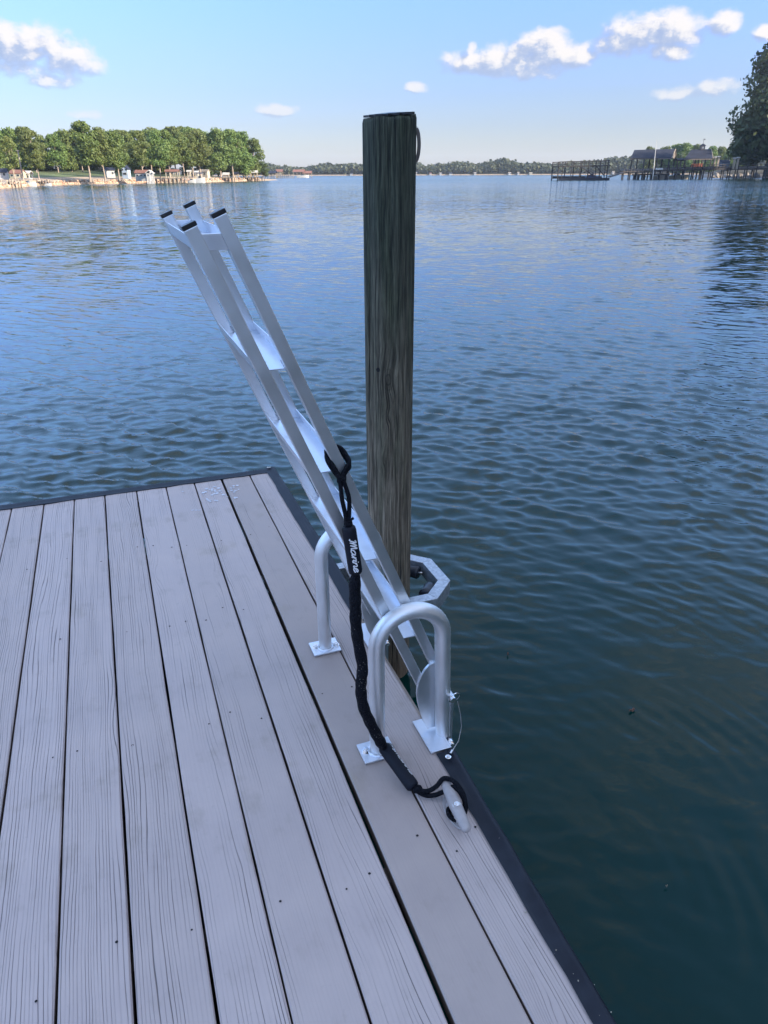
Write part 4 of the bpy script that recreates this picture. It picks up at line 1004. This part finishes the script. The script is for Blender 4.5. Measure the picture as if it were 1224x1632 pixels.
for px, by, Y, ww, hh, lab, rf in ((361, 284, 205, 9, 5, 'white boat shelter right of the bushy tree', 'white_paint'), (376, 284, 208, 9, 6, 'dark-roofed boat shelter left of the cream ones on the point', 'slate_roof'),
                             (394, 285, 213, 12, 8, 'cream boat shelter with stacked gear on the point', 'cream'), (406, 285, 216, 10, 9, 'pale pointed canopy shelter near the tip of the point', 'white_paint')):
    k = msz(Y); b = hb(px, by, Y); gable('boat_shelter', b, ww * k, 1.4, hh * k, 2.4 * k, 0., M['pale_post'], M[rf], lab, 'shelter', posts=3, group=None)
# right of the point: piers and red-roofed boathouses far out
for px, by, Y, ww, hh, rf, lab in ((433, 281.5, 330, 16, 5, 'slate_roof', 'dark-roofed pier shelter just right of the wooded point'), (446, 281.5, 350, 10, 7, 'red_roof', 'small red-roofed pier shelter beyond the wooded point'), (477, 281.7, 370, 18, 7, 'red_roof', 'wide red-roofed boathouse on piles at the end of the far pier'), (490, 281.8, 372, 14, 5, 'red_roof', 'low red-roofed boathouse annex nearest the piling')):
    k = msz(Y); b = hb(px, by, Y); gable('pier_boathouse', b, ww * k, 4, hh * k, 3 * k, 0., M['pale_post'], M[rf], lab, 'boathouse', posts=4)
def boat(name, px, by, Y, L, H_, label, hull, canopy=None, cat='boat'):
    b = at(px, by, Y); e = thing(name, (b.x, b.y, WZ), label, cat, dock=False)
    mb = MB(); n_ = 9; ps = []
    for k in range(n_):
        t = k / (n_ - 1); x_ = -L / 2 + L * t; wd = L * .17 * math.sin(PI * min(1, .25 + .75 * (1 - t) + .0)) ** .5 if t > .3 else L * .17
        if t > .3: wd = L * .17 * math.sqrt(max(0.02, 1 - ((t - .3) / .7) ** 2))
        sh = H_ * .42 * (1 + .35 * t)
        ps += [(x_, -wd, sh), (x_, -wd * .7, -.05), (x_, wd * .7, -.05), (x_, wd, sh)]
    fs = [(4 * k + j, 4 * k + 4 + j, 4 * k + 5 + j, 4 * k + 1 + j) for k in range(n_ - 1) for j in range(3)] + [(4 * k, 4 * k + 3, 4 * k + 7, 4 * k + 4) for k in range(n_ - 1)] + [(0, 1, 2, 3)]
    mb.add(ps, fs); link('hull', mb.mesh('hull', hull, 40), e)
    mb = MB(); mb.add([(-L * .2, -L * .12, H_ * .45), (L * .12, -L * .12, H_ * .45), (L * .12, L * .12, H_ * .45), (-L * .2, L * .12, H_ * .45), (-L * .18, -L * .1, H_ * .7), (L * .04, -L * .1, H_ * .7), (L * .04, L * .1, H_ * .7), (-L * .18, L * .1, H_ * .7)], [(0, 1, 5, 4), (1, 2, 6, 5), (2, 3, 7, 6), (3, 0, 4, 7), (4, 5, 6, 7)])
    link('cabin', mb.mesh('cabin', M['window_glass']), e)
    if canopy:
        mb = MB(); mb.box((-L * .05, 0, H_), (L * .62, L * .3, H_ * .1)); link('canopy', mb.mesh('canopy', canopy), e, .02)
        for sx_ in (-.32, .22):
            for sy_ in (-.12, .12): mb = MB(); mb.bar((L * sx_, L * sy_, H_ * .4), (L * sx_, L * sy_, H_), .05, .05); link('canopy_pole', mb.mesh('canopy_pole', M['white_paint']), e)
    return e
boat('cabin_boat', 44, 294.5, 135, 3.2, 1.2, 'white cabin boat with dark windows moored below the mast at the far left', M['white_paint'], M['white_paint'])
boat('small_runabout', 77, 294, 141, 1.2, .8, 'small white runabout beside the red bank, right of the cabin boat', M['white_paint'])
boat('pontoon_boat', 320, 290, 178, 2.1, 2.0, 'white pontoon boat under a blue canopy at the left shore', M['white_paint'], M['canvas_blue'])
boat('covered_boat', 306, 289, 180, 1.9, 1.2, 'low boat under a dark blue cover left of the pontoon boat', M['white_paint'], M['canvas_blue'])
boat('far_lift_boat', 483, 282.2, 366, 5.5, 2., 'white boat on a lift under the far red-roofed boathouse', M['white_paint'])
# mast
b = at(38, 290, 134); e = thing('leaning_mast', tuple(b), 'tall cream pole leaning left above the cabin boat', 'mast', dock=False)
mb = MB(); t = at(28, 239, 134); mb.tube([Vector((0, 0, -.4)), t - b], [.14, .11], 8); link('pole', mb.mesh('pole', M['pale_post'], 50), e)
mb = MB(); mb.tube([(t - b) * .98 + Vector((-.3, 0, .02)), (t - b) * .98 + Vector((.25, 0, -.03))], .05, 6); link('crossbar', mb.mesh('crossbar', M['pale_post'], 50), e)
# jetties along the left shore
def jetty(px0, px1, py, deck_py, Y, n_, mat, label, rail=0, name='jetty', cat='jetty'):
    a = at(px0, py, Y); b_ = at(px1, py, Y); z = at(px0, deck_py, Y).z; e = thing(name, (a.x, a.y, WZ), label, cat, dock=False)
    L = (b_ - a).length; dz = z - WZ; kx = Vector((b_.x - a.x, b_.y - a.y, 0)).normalized()
    mb = MB(); mb.box((L / 2, .9, dz), (L, 1.8, .12)); link('deck', mb.mesh('deck', mat), e)
    for i in range(n_):
        for s_ in (0, 1.7):
            x_ = L * (i + .3 * (s_ > 0)) / (n_ - 1 + .3); hh = dz + rail if rail else dz + random.uniform(.05, .4)
            mb = MB(); mb.tube([(x_, s_, -.6), (x_ + random.uniform(-.05, .05), s_, hh)], .11, 6); link('post', mb.mesh('post', mat, 60), e)
    if rail:
        for s_ in (0, 1.7): mb = MB(); mb.box((L / 2, s_, dz + rail), (L, .1, .08)); mb.box((L / 2, s_, dz + rail * .5), (L, .06, .06)); link('handrail', mb.mesh('handrail', mat), e)
    return e
random.seed(31)
jetty(-40, 27, 298, 290, 122, 16, M['pale_post'], 'pale timber jetty with many posts at the far left edge')
jetty(52, 74, 294.5, 289.5, 141, 6, M['weathered'], 'short brown jetty between the cabin boat and the small runabout')
jetty(244, 292, 291, 285, 173, 8, M['weathered'], 'brown timber jetty in front of the open-sided shelter')
jetty(340, 372, 289, 284, 196, 7, M['weathered'], 'low brown jetty below the bushy tree')
jetty(376, 420, 288, 283, 210, 9, M['weathered'], 'brown jetty crowded with gear near the tip of the point')
jetty(421, 466, 283, 279, 330, 14, M['stone'], 'long tan pier running right from the wooded point')
# sea wall stones on the red bank
rr = random.Random(77); b0 = at(70, 290, 146); e = thing('sea_wall', (b0.x, b0.y, WZ), 'low red and tan stone sea wall along the lawn on the left shore', 'sea wall', dock=False)
mst = [simple('stone_red', (.36, .22, .145), .9, nscale=2.), simple('stone_tan', (.46, .33, .23), .9, nscale=2.), M['stone']]
sm = []
for mt_ in mst:
    mb = MB(); mb.blob((0, 0, 0), (.42, .3, .26), 7, 4, .16); sm.append(mb.mesh('stone', mt_))
wl_pts = resample([Vector((x, y, 0)) for x, y in shore[5:11]], 26)
ii = 0
for i, p in enumerate(wl_pts[:-1]):
    for row in range(2):
        t = (wl_pts[i + 1] - p).normalized(); nrm = Vector((-t.y, t.x, 0)); q = p + nrm * (.7 + row * .5) + t * rr.uniform(-.2, .2)
        o = bpy.data.objects.new('stone', rr.choice(sm[:2] if row == 0 else sm)); col.objects.link(o); o.parent = e
        o.location = (q.x - b0.x, q.y - b0.y, .22 + .42 * row + rr.uniform(-.05, .05)); o.rotation_euler = (rr.uniform(-.3, .3), rr.uniform(-.3, .3), rr.uniform(0, 6)); s_ = rr.uniform(.8, 1.15); o.scale = (s_,) * 3

# ---------------------------------------------------------------- far shore
FY = 640
prof = [(380, 262), (425, 262), (452, 266), (480, 268), (500, 265), (520, 262), (550, 262), (590, 260), (640, 259), (660, 258.6), (680, 265), (700, 262), (735, 257.5), (760, 261), (775, 257), (800, 252.5), (818, 256), (828, 262), (845, 259), (870, 263), (900, 260), (940, 256), (1000, 250), (1060, 244), (1110, 246), (1180, 244), (1240, 240)]
def ptop(px):
    for (a, ya), (b, yb) in zip(prof[:-1], prof[1:]):
        if a <= px <= b: return ya + (yb - ya) * (px - a) / (b - a)
    return 262
a_, b_ = at(300, 278.5, FY), at(1500, 275, FY)
rows = [[(x, y_ + 0, z) for x in np.linspace(-260, 900, 40)] for y_, z in ((FY - 4, WZ - .5), (FY, WZ + .6), (FY + 30, 2.), (FY + 400, 8.), (FY + 1500, 14.))]
strip('far_shore', rows, [M['sand'], M['woodland_floor']], [0, 1, 1, 1])
rng = np.random.default_rng(9); V = []
px = 360.
for layer, yoff, dy in ((0, 8, 3.5), (1, 26, 0.)):
    px = 360.
    while px < 1240:
        top = at(px, ptop(px) + dy + rng.uniform(-1, 2.), FY + yoff); zb_ = .3; Hh = top.z - zb_
        nl = 260 if layer == 0 else 200; r_ = rng.uniform(3.6, 6.)
        d = rng.normal(size=(nl, 3)); d /= np.linalg.norm(d, axis=1)[:, None]; d[:, 2] = np.abs(d[:, 2]) * rng.choice([1, -1], nl, p=[.65, .35])
        P = np.array([top.x, top.y, zb_ + Hh * .58]) + d * np.array([r_, r_ * .8, Hh * .44]) * (1 - .3 * rng.random(nl)[:, None] ** 2) + rng.normal(scale=.5, size=(nl, 3))
        nrm = d + rng.normal(scale=.5, size=(nl, 3)); nrm /= np.linalg.norm(nrm, axis=1)[:, None]
        t1 = np.cross(nrm, rng.normal(size=(nl, 3))); t1 /= np.linalg.norm(t1, axis=1)[:, None]; t2 = np.cross(nrm, t1); s_ = rng.uniform(.6, 1.5, nl)[:, None]
        V.append(np.stack([P - t1 * s_, P - t2 * s_, P + t1 * s_, P + t2 * s_], 1).reshape(-1, 3)); px += rng.uniform(5.5, 10)
V = np.concatenate(V); nl = len(V) // 4
me = bpy.data.meshes.new('far_woods'); me.vertices.add(len(V)); me.vertices.foreach_set('co', V.ravel()); me.loops.add(nl * 4); me.loops.foreach_set('vertex_index', np.arange(nl * 4, dtype=np.int32))
me.polygons.add(nl); me.polygons.foreach_set('loop_start', np.arange(0, nl * 4, 4, dtype=np.int32)); me.update(calc_edges=True); me.materials.append(M['leaves_far'])
link('distant_woods', me, None, kind='stuff')
for px, by, w_, h_, roof, lab in ((662, 276.5, 7, 3.5, 'white_paint', 'tiny white house on the far shore just right of the piling'), (686, 277, 5, 2.5, 'red_roof', 'tiny red-roofed shed on the far shore by a thin mast'), (702, 276.5, 5, 3, 'white_paint', 'tiny pale house on the far shore among trees left of the grey one'),
                                  (718, 276.5, 7, 3, 'slate_roof', 'low dark-roofed house on the far shore near a pale one'), (757, 275.5, 5, 3.5, 'white_paint', 'bright white boathouse standing out on the far shoreline'), (812, 274.6, 6, 3.5, 'white_paint', 'pale house below the highest hump of the far woods'),
                                  (826, 273.5, 4, 4, 'white_paint', 'tall white house right of the highest hump of the far woods'), (560, 278, 5, 3, 'slate_roof', 'dark-roofed shed on the far shore left of the piling'), (846, 274.8, 7, 2.5, 'cream', 'cream cottage on the far shore near the boat lift'), (978, 268, 5, 4.5, 'white_paint', 'white house on the far shore right of the boat lift')):
    k = msz(FY - 3); b = at(px, by, FY - 1); b.z = WZ + .3
    gable('far_house', b, w_ * k * .7, 3, h_ * k * .62, 1.2 * k, 0., M['house_white'] if roof != 'cream' else M['cream'], M['stone'] if roof == 'white_paint' else M[roof], lab, 'house', [(-.8, .9, .7, .8, 'w'), (.8, .9, .7, .8, 'w')])

# ---------------------------------------------------------------- right bank
rshore = [(30, -120), (26, -60), (22, -25), (20, 0), (26, 30), (46, 80), (78, 140), (118, 205), (131, 240), (124, 262), (112, 275), (118, 300), (240, 420)]
base_ = resample([(x, y, 0) for x, y in rshore], 4); rows = []; rr = random.Random(12)
for off, z in ((-.6, WZ - .5), (.5, WZ + .2), (2.5, .6), (9, 1.9), (40, 4.), (160, 8.)):
    row = []
    for i, p in enumerate(base_):
        t = (base_[min(i + 1, len(base_) - 1)] - base_[max(i - 1, 0)]).normalized(); nrm = Vector((t.y, -t.x, 0))
        if off > 9: nrm = Vector((1, .1, 0)).normalized()
        q = p + nrm * off; row.append((q.x, q.y, z + rr.uniform(-.1, .1)))
    rows.append(row)
strip('right_bank', rows, [M['stone'], M['woodland_floor']], [0, 0, 1, 1, 1])
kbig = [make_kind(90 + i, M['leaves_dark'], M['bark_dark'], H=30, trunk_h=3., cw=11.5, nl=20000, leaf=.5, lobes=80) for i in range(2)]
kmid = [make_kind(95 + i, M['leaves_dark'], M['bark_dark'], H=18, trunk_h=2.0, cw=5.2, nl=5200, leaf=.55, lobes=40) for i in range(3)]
b = at(1222, 272, 248); t = at(1222, 58, 248)
place_tree(kbig[0], b.x, b.y, 1., (t.z - 1) / 30., .6, 'huge dark oak at the right edge of the photo above the pier', None, 1.1, 'oak_tree')
b = at(1200, 268, 258); place_tree(kmid[0], b.x, b.y, .8, .93, 1.7, 'lower dark tree in front of the huge oak, with pale trunks below', None, 1.05)
b = at(1180, 268, 285); place_tree(kmid[2], b.x + 1, b.y, .6, .72, 1.7, 'small dark tree at the left foot of the huge oak', None, 1.05)
b = at(1216, 268, 252); place_tree(kmid[1], b.x + 2, b.y, .8, 1.25, 4.7, 'broad dark tree at the right photo edge below the huge oak crown', None, 1.1)
rr = random.Random(5)
for k in range(9):
    y = 228 - k * 19; x = 135 - k * 12.3 + rr.uniform(-2, 4); x = max(x, 38 + .52 * y)
    place_tree(kbig[k % 2], x + 9, y, 1.5, rr.uniform(.98, 1.2), rr.uniform(0, 6), 'tall dark tree on the right bank outside the frame', 'tall trees along the right bank', 1.)
# the stand of trees that shades the dock
for row in range(3):
    for k in range(15):
        y = 34 - k * 7.2 + rr.uniform(-1.5, 1.5) + row * 2.5; x = 27 + row * 7.5 + rr.uniform(-1, 1) + max(0, y) * .45
        place_tree(rr.choice(kmid), x, y, 1. + row * .6, rr.uniform(.95, 1.15), rr.uniform(0, 6), 'tree in the tall stand on the right bank that shades the dock', 'trees shading the dock', 1.1)
# sunlit trees behind the boathouses
for px, ty, Y, lab in ((1030, 233, 420, 'lone round tree top rising behind the left end of the pier boathouse roof'), (1056, 233, 400, 'round tree just right of the flagpole behind the boathouse roof'), (1072, 229, 395, 'round tree above the right gable of the pier boathouse'), (1088, 226, 392, 'tallest sunlit tree between the two boathouses'), (1106, 228, 398, 'broad sunlit tree left of the cupola'), (1130, 231, 402, 'round tree just right of the cupola'), (1145, 232, 404, 'tree between the cupola and the huge dark oak'), (1160, 236, 380, 'tree touching the left edge of the huge dark oak')):
    b = at(px, 272, Y); t = at(px, ty, Y); place_tree(kback[int(px) % 3], b.x, b.y, .5, (t.z - .5) / 10., px, lab, None, 1.15)

# ---------------------------------------------------------------- right pier
def bar_w(e, a, b_, w1, w2, name, mat):
    o = e.location; mb = MB(); mb.bar(Vector(a) - o, Vector(b_) - o, w1, w2); return link(name, mb.mesh(name, mat), e)
YP = 200; k = msz(YP); dk = M['pier_wood']
b = at(932, 288, YP); lift = thing('boat_lift', (b.x, b.y, WZ), 'dark timber boat lift with an upper sun deck standing alone left of the pier', 'boat lift', dock=False)
DP = 7.
def L3(px, py, back=0): return at(px, py, YP) + Vector((0, DP * back, 0))
for bk in (0, 1):
    for px in (891, 897.5, 912, 926, 939, 951, 966, 970):
        if bk and px in (897.5, 966): continue
        top = L3(px, 257 + (1 if px < 900 else 0) - (px - 891) * .03, bk); lo = Vector((top.x, top.y, WZ - .5)); bar_w(lift, lo, top, .26 if px in (891, 970) else .2, .2, 'post', dk)
    bar_w(lift, L3(890, 265.5, bk), L3(973, 264, bk), .5 if not bk else .3, .3, 'deck_beam', dk)
    bar_w(lift, L3(890, 258.2, bk), L3(973, 256, bk), .14, .2, 'handrail', dk)
    bar_w(lift, L3(890, 261, bk), L3(973, 259.5, bk), .06, .08, 'handrail', dk)
for px in (904, 919, 932, 945, 958): bar_w(lift, L3(px, 265), L3(px, 257), .1, .1, 'rail_post', dk)
for px in range(892, 974, 6):
    a = L3(px, 265.2 - (px - 892) * .02); bar_w(lift, a, a + Vector((0, DP, 0)), .75, .08, 'deck_plank', dk)
bar_w(lift, L3(890, 286), L3(971, 285.5), .5, .7, 'float', M['black_roller']); bar_w(lift, L3(890, 283, 1), L3(971, 283, 1), .4, .6, 'float', M['black_roller'])
bar_w(lift, L3(925, 265), L3(945, 280), .22, .22, 'brace', dk); bar_w(lift, L3(950, 264.5), L3(963, 280), .22, .22, 'brace', dk)
b = at(943, 284.5, YP + 3); js = thing('jet_ski', (b.x, b.y, b.z), 'dark covered jet ski resting on the boat lift floats', 'jet ski', dock=False)
mb = MB(); mb.add([(x_ * 1.0, y_, z_) for x_, y_, z_ in [(-1.7, -.5, 0), (1.7, -.3, .1), (1.7, .3, .1), (-1.7, .5, 0), (-1.5, -.4, .55), (.3, -.45, .8), (1.6, -.1, .5), (1.6, .1, .5), (.3, .45, .8), (-1.5, .4, .55), (-.3, -.2, 1.0), (.35, -.2, 1.25), (.35, .2, 1.25), (-.3, .2, 1.)]],
    [(0, 3, 2, 1), (0, 1, 6, 5, 4), (3, 9, 8, 7, 2), (0, 4, 9, 3), (1, 2, 7, 6), (5, 6, 7, 8), (4, 5, 11, 10), (9, 13, 12, 8), (10, 11, 12, 13), (5, 8, 12, 11), (4, 10, 13, 9)])
link('hull_cover', mb.mesh('hull_cover', M['canvas_blue'], 50), js)
mb = MB(); mb.bar((.2, -.35, 1.3), (.2, .35, 1.3), .08, .08); link('handlebar', mb.mesh('handlebar', M['black_plastic']), js)
# walkway
b = at(1000, 283, 215); pier = thing('long_pier', (b.x, b.y, WZ), 'long dark timber pier with handrails running right to the bank', 'pier', dock=False)
pts = [(992, 273.5, 212), (1020, 273.2, 214), (1060, 271.5, 216), (1100, 270.2, 218), (1145, 269.4, 221), (1190, 269, 226), (1240, 268.5, 232)]
wpt = [at(*p) for p in pts]
for a, c_ in zip(wpt[:-1], wpt[1:]):
    bar_w(pier, a, c_, .28, .22, 'deck_beam', dk); bar_w(pier, a + Vector((0, 2.2, 0)), c_ + Vector((0, 2.2, 0)), .28, .22, 'deck_beam', dk)
    L_ = (c_ - a).length; n_ = int(L_ / 1.1)
    for j in range(n_):
        q = a.lerp(c_, (j + .5) / n_) + Vector((0, 0, .18)); bar_w(pier, q, q + Vector((0, 2.2, 0)), .09, .95, 'deck_plank', M['weathered']) if j % 1 == 0 else None
for a, c_ in zip(wpt[2:-1], wpt[3:]):
    for yo in (0, 2.2): bar_w(pier, a + Vector((0, yo, 1.15)), c_ + Vector((0, yo, 1.15)), .09, .12, 'handrail', dk); bar_w(pier, a + Vector((0, yo, .65)), c_ + Vector((0, yo, .65)), .06, .07, 'handrail', dk)
def pier_pt(px):
    for (p0, q0), (p1, q1) in zip(zip(pts[:-1], wpt[:-1]), zip(pts[1:], wpt[1:])):
        if p0[0] <= px <= p1[0]: return q0.lerp(q1, (px - p0[0]) / (p1[0] - p0[0]))
rr = random.Random(2)
for px in (994, 1004, 1017, 1027, 1040, 1066, 1079, 1091, 1103, 1119, 1137, 1154, 1164, 1176, 1191, 1206, 1222):
    for yo in (0, 2.2):
        q = pier_pt(px + (2 if yo else 0)) + Vector((0, yo, 0)); hi = 1.25 if px > 1060 else .3
        bar_w(pier, Vector((q.x, q.y, WZ - .6)), q + Vector((0, 0, hi)), .22, .22, 'post', dk)
b = at(975, 282, 203); gw_ = thing('gangway', tuple(b), 'narrow dark gangway sloping from the boat lift up to the pier', 'gangway', dock=False)
bar_w(gw_, at(971, 282, 203), at(994, 274.5, 212), .9, .14, 'tread_board', dk); bar_w(gw_, at(971, 279.5, 203), at(994, 272, 212), .06, .08, 'handrail', dk)
# boathouse with the grey roof
def roofed(name, e0, quad, depth, mat, label, cat, eave_posts, by, trims=True, gable_right=True):
    """quad: px,py,Y of the near roof slope: eave left, eave right, ridge right, ridge left"""
    b = at(quad[0][0], by, quad[0][2]); e = thing(name, (b.x, b.y, WZ), label, cat, dock=False); o = e.location
    el_, er, rr_, rl_ = [at(*q) for q in quad]
    bl = Vector((2 * rl_.x - el_.x, rl_.y + (rl_.y - el_.y), el_.z)); br = Vector((2 * rr_.x - er.x, rr_.y + (rr_.y - er.y), er.z))
    # shingle courses: lapped rows
    nrow = 7; mb = MB(); rows_ = []
    for side, (A_, B_) in enumerate(((el_, er), (bl, br))):
        for i in range(nrow):
            a0_, a1_ = A_.lerp(rl_, i / nrow), A_.lerp(rl_, (i + 1) / nrow); b0_, b1_ = B_.lerp(rr_, i / nrow), B_.lerp(rr_, (i + 1) / nrow)
            up_ = Vector((0, 0, .10)); q = [a0_ + up_, b0_ + up_, b1_ + up_ * .4, a1_ + up_ * .4, a0_ - up_ * .3, b0_ - up_ * .3, b1_ - up_ * .3, a1_ - up_ * .3]
            mb = MB(); mb.add([p - o for p in q], [(0, 1, 2, 3), (7, 6, 5, 4), (0, 4, 5, 1), (1, 5, 6, 2), (2, 6, 7, 3), (3, 7, 4, 0)]); rows_.append(mb)
    mb = MB()
    for r_ in rows_: mb.add(r_.v, r_.f)
    rf = link('roof', mb.mesh('roof', mat), e)
    if gable_right:
        for A_, B_ in ((er, rr_), (br, rr_)):
            mb = MB(); mb.bar(A_ - o + Vector((.14, 0, -.12)), B_ - o + Vector((.14, 0, -.05)), .16, .34); link('barge_board', mb.mesh('barge_board', M['pale_post']), e, parent=None) if False else link('barge_board', mb.mesh('barge_board', M['pale_post']), rf)
        mb = MB(); mb.add([er - o + Vector((.02, 0, -.05)), br - o + Vector((.02, 0, -.05)), rr_ - o + Vector((.02, 0, -.1))], [(0, 1, 2)]); link('gable_wall', mb.mesh('gable_wall', M['weathered']), e)
    mb = MB(); mb.bar(el_ - o + Vector((0, .1, -.18)), er - o + Vector((0, .1, -.18)), .2, .26); link('eaves_beam', mb.mesh('eaves_beam', M['weathered']), e)
    for j in range(eave_posts):
        t = j / (eave_posts - 1)
        for A_, B_ in ((el_, er), (bl, br)):
            q = A_.lerp(B_, .04 + .92 * t); q = Vector((q.x, q.y + (.2 if A_ == el_ else -.2), q.z - .1)); mb = MB(); mb.bar(Vector((q.x, q.y, WZ - .6)) - o, q - o, .3, .3); link('post', mb.mesh('post', dk), e)
    return e, (el_, er, rr_, rl_)
bh, bc = roofed('boathouse', None, [(1005, 252.3, 220), (1070, 251.5, 220), (1076, 237.5, 225.5), (1011, 239.2, 225.5)], 0, M['slate_roof'], 'dark slate-roofed open boathouse at the left end of the long pier, behind the flagpole', 'boathouse', 4, 284)
bh2, bc2 = roofed('boathouse', None, [(1091, 253.2, 222), (1136, 252.6, 222), (1133, 237.8, 228), (1102, 238.6, 228)], 0, M['slate_roof'], 'dark-roofed pier boathouse with a cupola and weather vane on its ridge', 'boathouse', 4, 284)
o = bh2.location; c_ = at(1119, 238.5, 228); mb = MB(); q = c_ - o
cup = MB(); cup.box((q.x, q.y, q.z + .45), (1.1, 1.1, 1.1)); cu = link('cupola', cup.mesh('cupola', M['weathered']), bh2)
mb = MB(); mb.box((q.x, q.y - .56, q.z + .5), (.5, .04, .5)); link('louvre', mb.mesh('louvre', M['white_paint']), cu)
mb = MB(); mb.add([(q.x - .75, q.y - .75, q.z + 1.), (q.x + .75, q.y - .75, q.z + 1.), (q.x + .75, q.y + .75, q.z + 1.), (q.x - .75, q.y + .75, q.z + 1.), (q.x, q.y, q.z + 1.6)], [(3, 2, 1, 0), (0, 1, 4), (1, 2, 4), (2, 3, 4), (3, 0, 4)]); link('cupola_roof', mb.mesh('cupola_roof', M['slate_roof']), cu)
mb = MB(); mb.tube([(q.x, q.y, q.z + 1.5), (q.x, q.y, q.z + 2.9)], .04, 6); mb.bar((q.x - .35, q.y, q.z + 2.45), (q.x + .4, q.y, q.z + 2.45), .04, .05); mb.add([(q.x, q.y, q.z + 2.5), (q.x + .5, q.y + .03, q.z + 2.55), (q.x + .35, q.y, q.z + 2.8)], [(0, 1, 2)]); link('weather_vane', mb.mesh('weather_vane', M['dark_gap']), bh2)
# low shed between the two and the lean-to right of the second
b = at(1082, 262, 226); gable('boat_shed', Vector((b.x, b.y, b.z)), 13 * k, 3, 7 * k, 2.2 * k, 0., M['weathered'], M['slate_roof'], 'low dark boat shed in the gap between the two pier boathouses', 'shed', posts=3)
b = at(1152, 267, 232); gable('boat_shed', Vector((b.x, b.y, b.z)), 15 * k, 3, 9 * k, 2.5 * k, 0., simple('blue_grey', (.10, .13, .17), .8), M['slate_roof'], 'blue-grey shed behind the handrail right of the cupola boathouse', 'shed', [(-.5, .7, .5, .5, 'w')])
for (px, py0, py1, lab) in ((1136.5, 271, 251, 'left one of the twin pale columns beside the cupola boathouse'), (1142, 271, 250, 'right one of the twin pale columns beside the cupola boathouse'), (1168, 270, 252.5, 'pale stone-capped column left of its twin near the dark oak'), (1173.5, 270, 251.5, 'pale stone-capped column nearest the dark oak on the pier')):
    b = at(px, py0, 223); t = at(px, py1, 223); e = thing('pier_column', tuple(b), lab, 'column', 'pale columns on the pier', dock=False)
    mb = MB(); mb.box((0, 0, (t - b).z / 2), (.5, .5, (t - b).z)); link('shaft', mb.mesh('shaft', M['pale_post']), e, .03); mb = MB(); mb.box((0, 0, (t - b).z + .1), (.75, .75, .22)); link('cap', mb.mesh('cap', M['white_paint']), e, .03)
b = at(1040.5, 283, 212); t = at(1046.3, 224, 212); e = thing('flagpole', tuple(b), 'tall thin white pole leaning right in front of the boathouse roof', 'flagpole', dock=False)
mb = MB(); mb.tube([(0, 0, -.4), t - b], [.15, .05], 8); link('pole', mb.mesh('pole', M['white_paint'], 60), e); mb = MB(); mb.blob(t - b, .09); link('finial', mb.mesh('finial', M['white_paint'], 60), e)
boat('moored_skiff', 1052, 282, 219, 5., 2.2, 'white skiff under the slate-roofed boathouse right of the flagpole', M['white_paint'], M['canvas_blue'])
boat('moored_launch', 1080, 281, 222, 6., 2.2, 'pale launch moored between the two pier boathouses', M['cream'])
b = at(1035, 281, 216); fd = thing('floating_dock', (b.x, b.y, WZ), 'low dark floating dock under the left boathouse', 'floating dock', dock=False)
bar_w(fd, at(1009, 278.6, 216), at(1065, 277.6, 216), 2.4, .35, 'deck', dk)
for px in (1011, 1018, 1027, 1038, 1050, 1062): q = at(px, 278, 215.5); bar_w(fd, Vector((q.x, q.y, WZ - .3)), q, .5, .5, 'float', M['black_roller'])
bar_w(fd, at(1046, 269.3, 215), at(1056, 269.0, 215), .9, .45, 'bench', M['white_paint'])
# chairs on the pier between the columns (orange-red)
simple('orange_plastic', (.50, .14, .06), .6)
pr = None
for j, px in enumerate((1106, 1109.5, 1113, 1117, 1121)):
    q = pier_pt(px) + Vector((0, 1.3, .24)); e = thing('deck_chair', tuple(q), ('orange-red chair %s the row on the pier below the cupola' % ('at the left end of', 'second from left in', 'in the middle of', 'second from right in', 'at the right end of')[j]), 'chair', 'orange chairs on the pier', dock=False)
    for nm, bx in (('seat', ((0, 0, .4), (.5, .5, .06))), ('backrest', ((0, .25, .8), (.5, .06, .8)))): mb = MB(); mb.box(*bx); link(nm, mb.mesh(nm, M['orange_plastic']), e)
    for sx_ in (-.22, .22):
        for sy_ in (-.22, .22): mb = MB(); mb.bar((sx_, sy_, 0), (sx_, sy_, .4), .05, .05); link('leg', mb.mesh('leg', M['orange_plastic']), e)
# rocks at the foot of the right bank
rr = random.Random(6); rk = []
mb = MB(); mb.blob((0, 0, 0), (1., .8, .55), 8, 5, .18); rkm = mb.mesh('rock', M['stone'])
e = thing('rock_revetment', (120, 258, WZ), 'bank of grey-brown rocks at the waterline under the right end of the pier', 'rocks', dock=False)
for j in range(70):
    t = rr.random(); p = Vector((112, 272, 0)).lerp(Vector((131, 238, 0)), t) if rr.random() < .6 else Vector((131, 240, 0)).lerp(Vector((122, 212, 0)), t)
    o = bpy.data.objects.new('rock', rkm); col.objects.link(o); o.parent = e; o.location = (p.x - 120 + rr.uniform(-.5, 2.5), p.y - 258 + rr.uniform(-1, 1), rr.uniform(-.1, .9)); o.rotation_euler = (rr.uniform(0, 6), rr.uniform(0, .5), rr.uniform(0, 6)); s_ = rr.uniform(.6, 1.2); o.scale = (s_,) * 3

# ---------------------------------------------------------------- haze
HAZE = .00016
mt, n, out = new_mat('haze_air'); pv = n.new('ShaderNodeVolumePrincipled')
pv.inputs['Color'].default_value = (.80, .88, 1., 1); pv.inputs['Density'].default_value = HAZE; pv.inputs['Anisotropy'].default_value = .2
n.nt.links.new(pv.outputs[0], out.inputs['Volume'])
me_ = MB(); me_.box((250, 450, 24.), (2600, 4200, 54.)); o = link('haze', me_.mesh('haze', mt), None, kind='stuff')
mt.cycles.homogeneous_volume = True
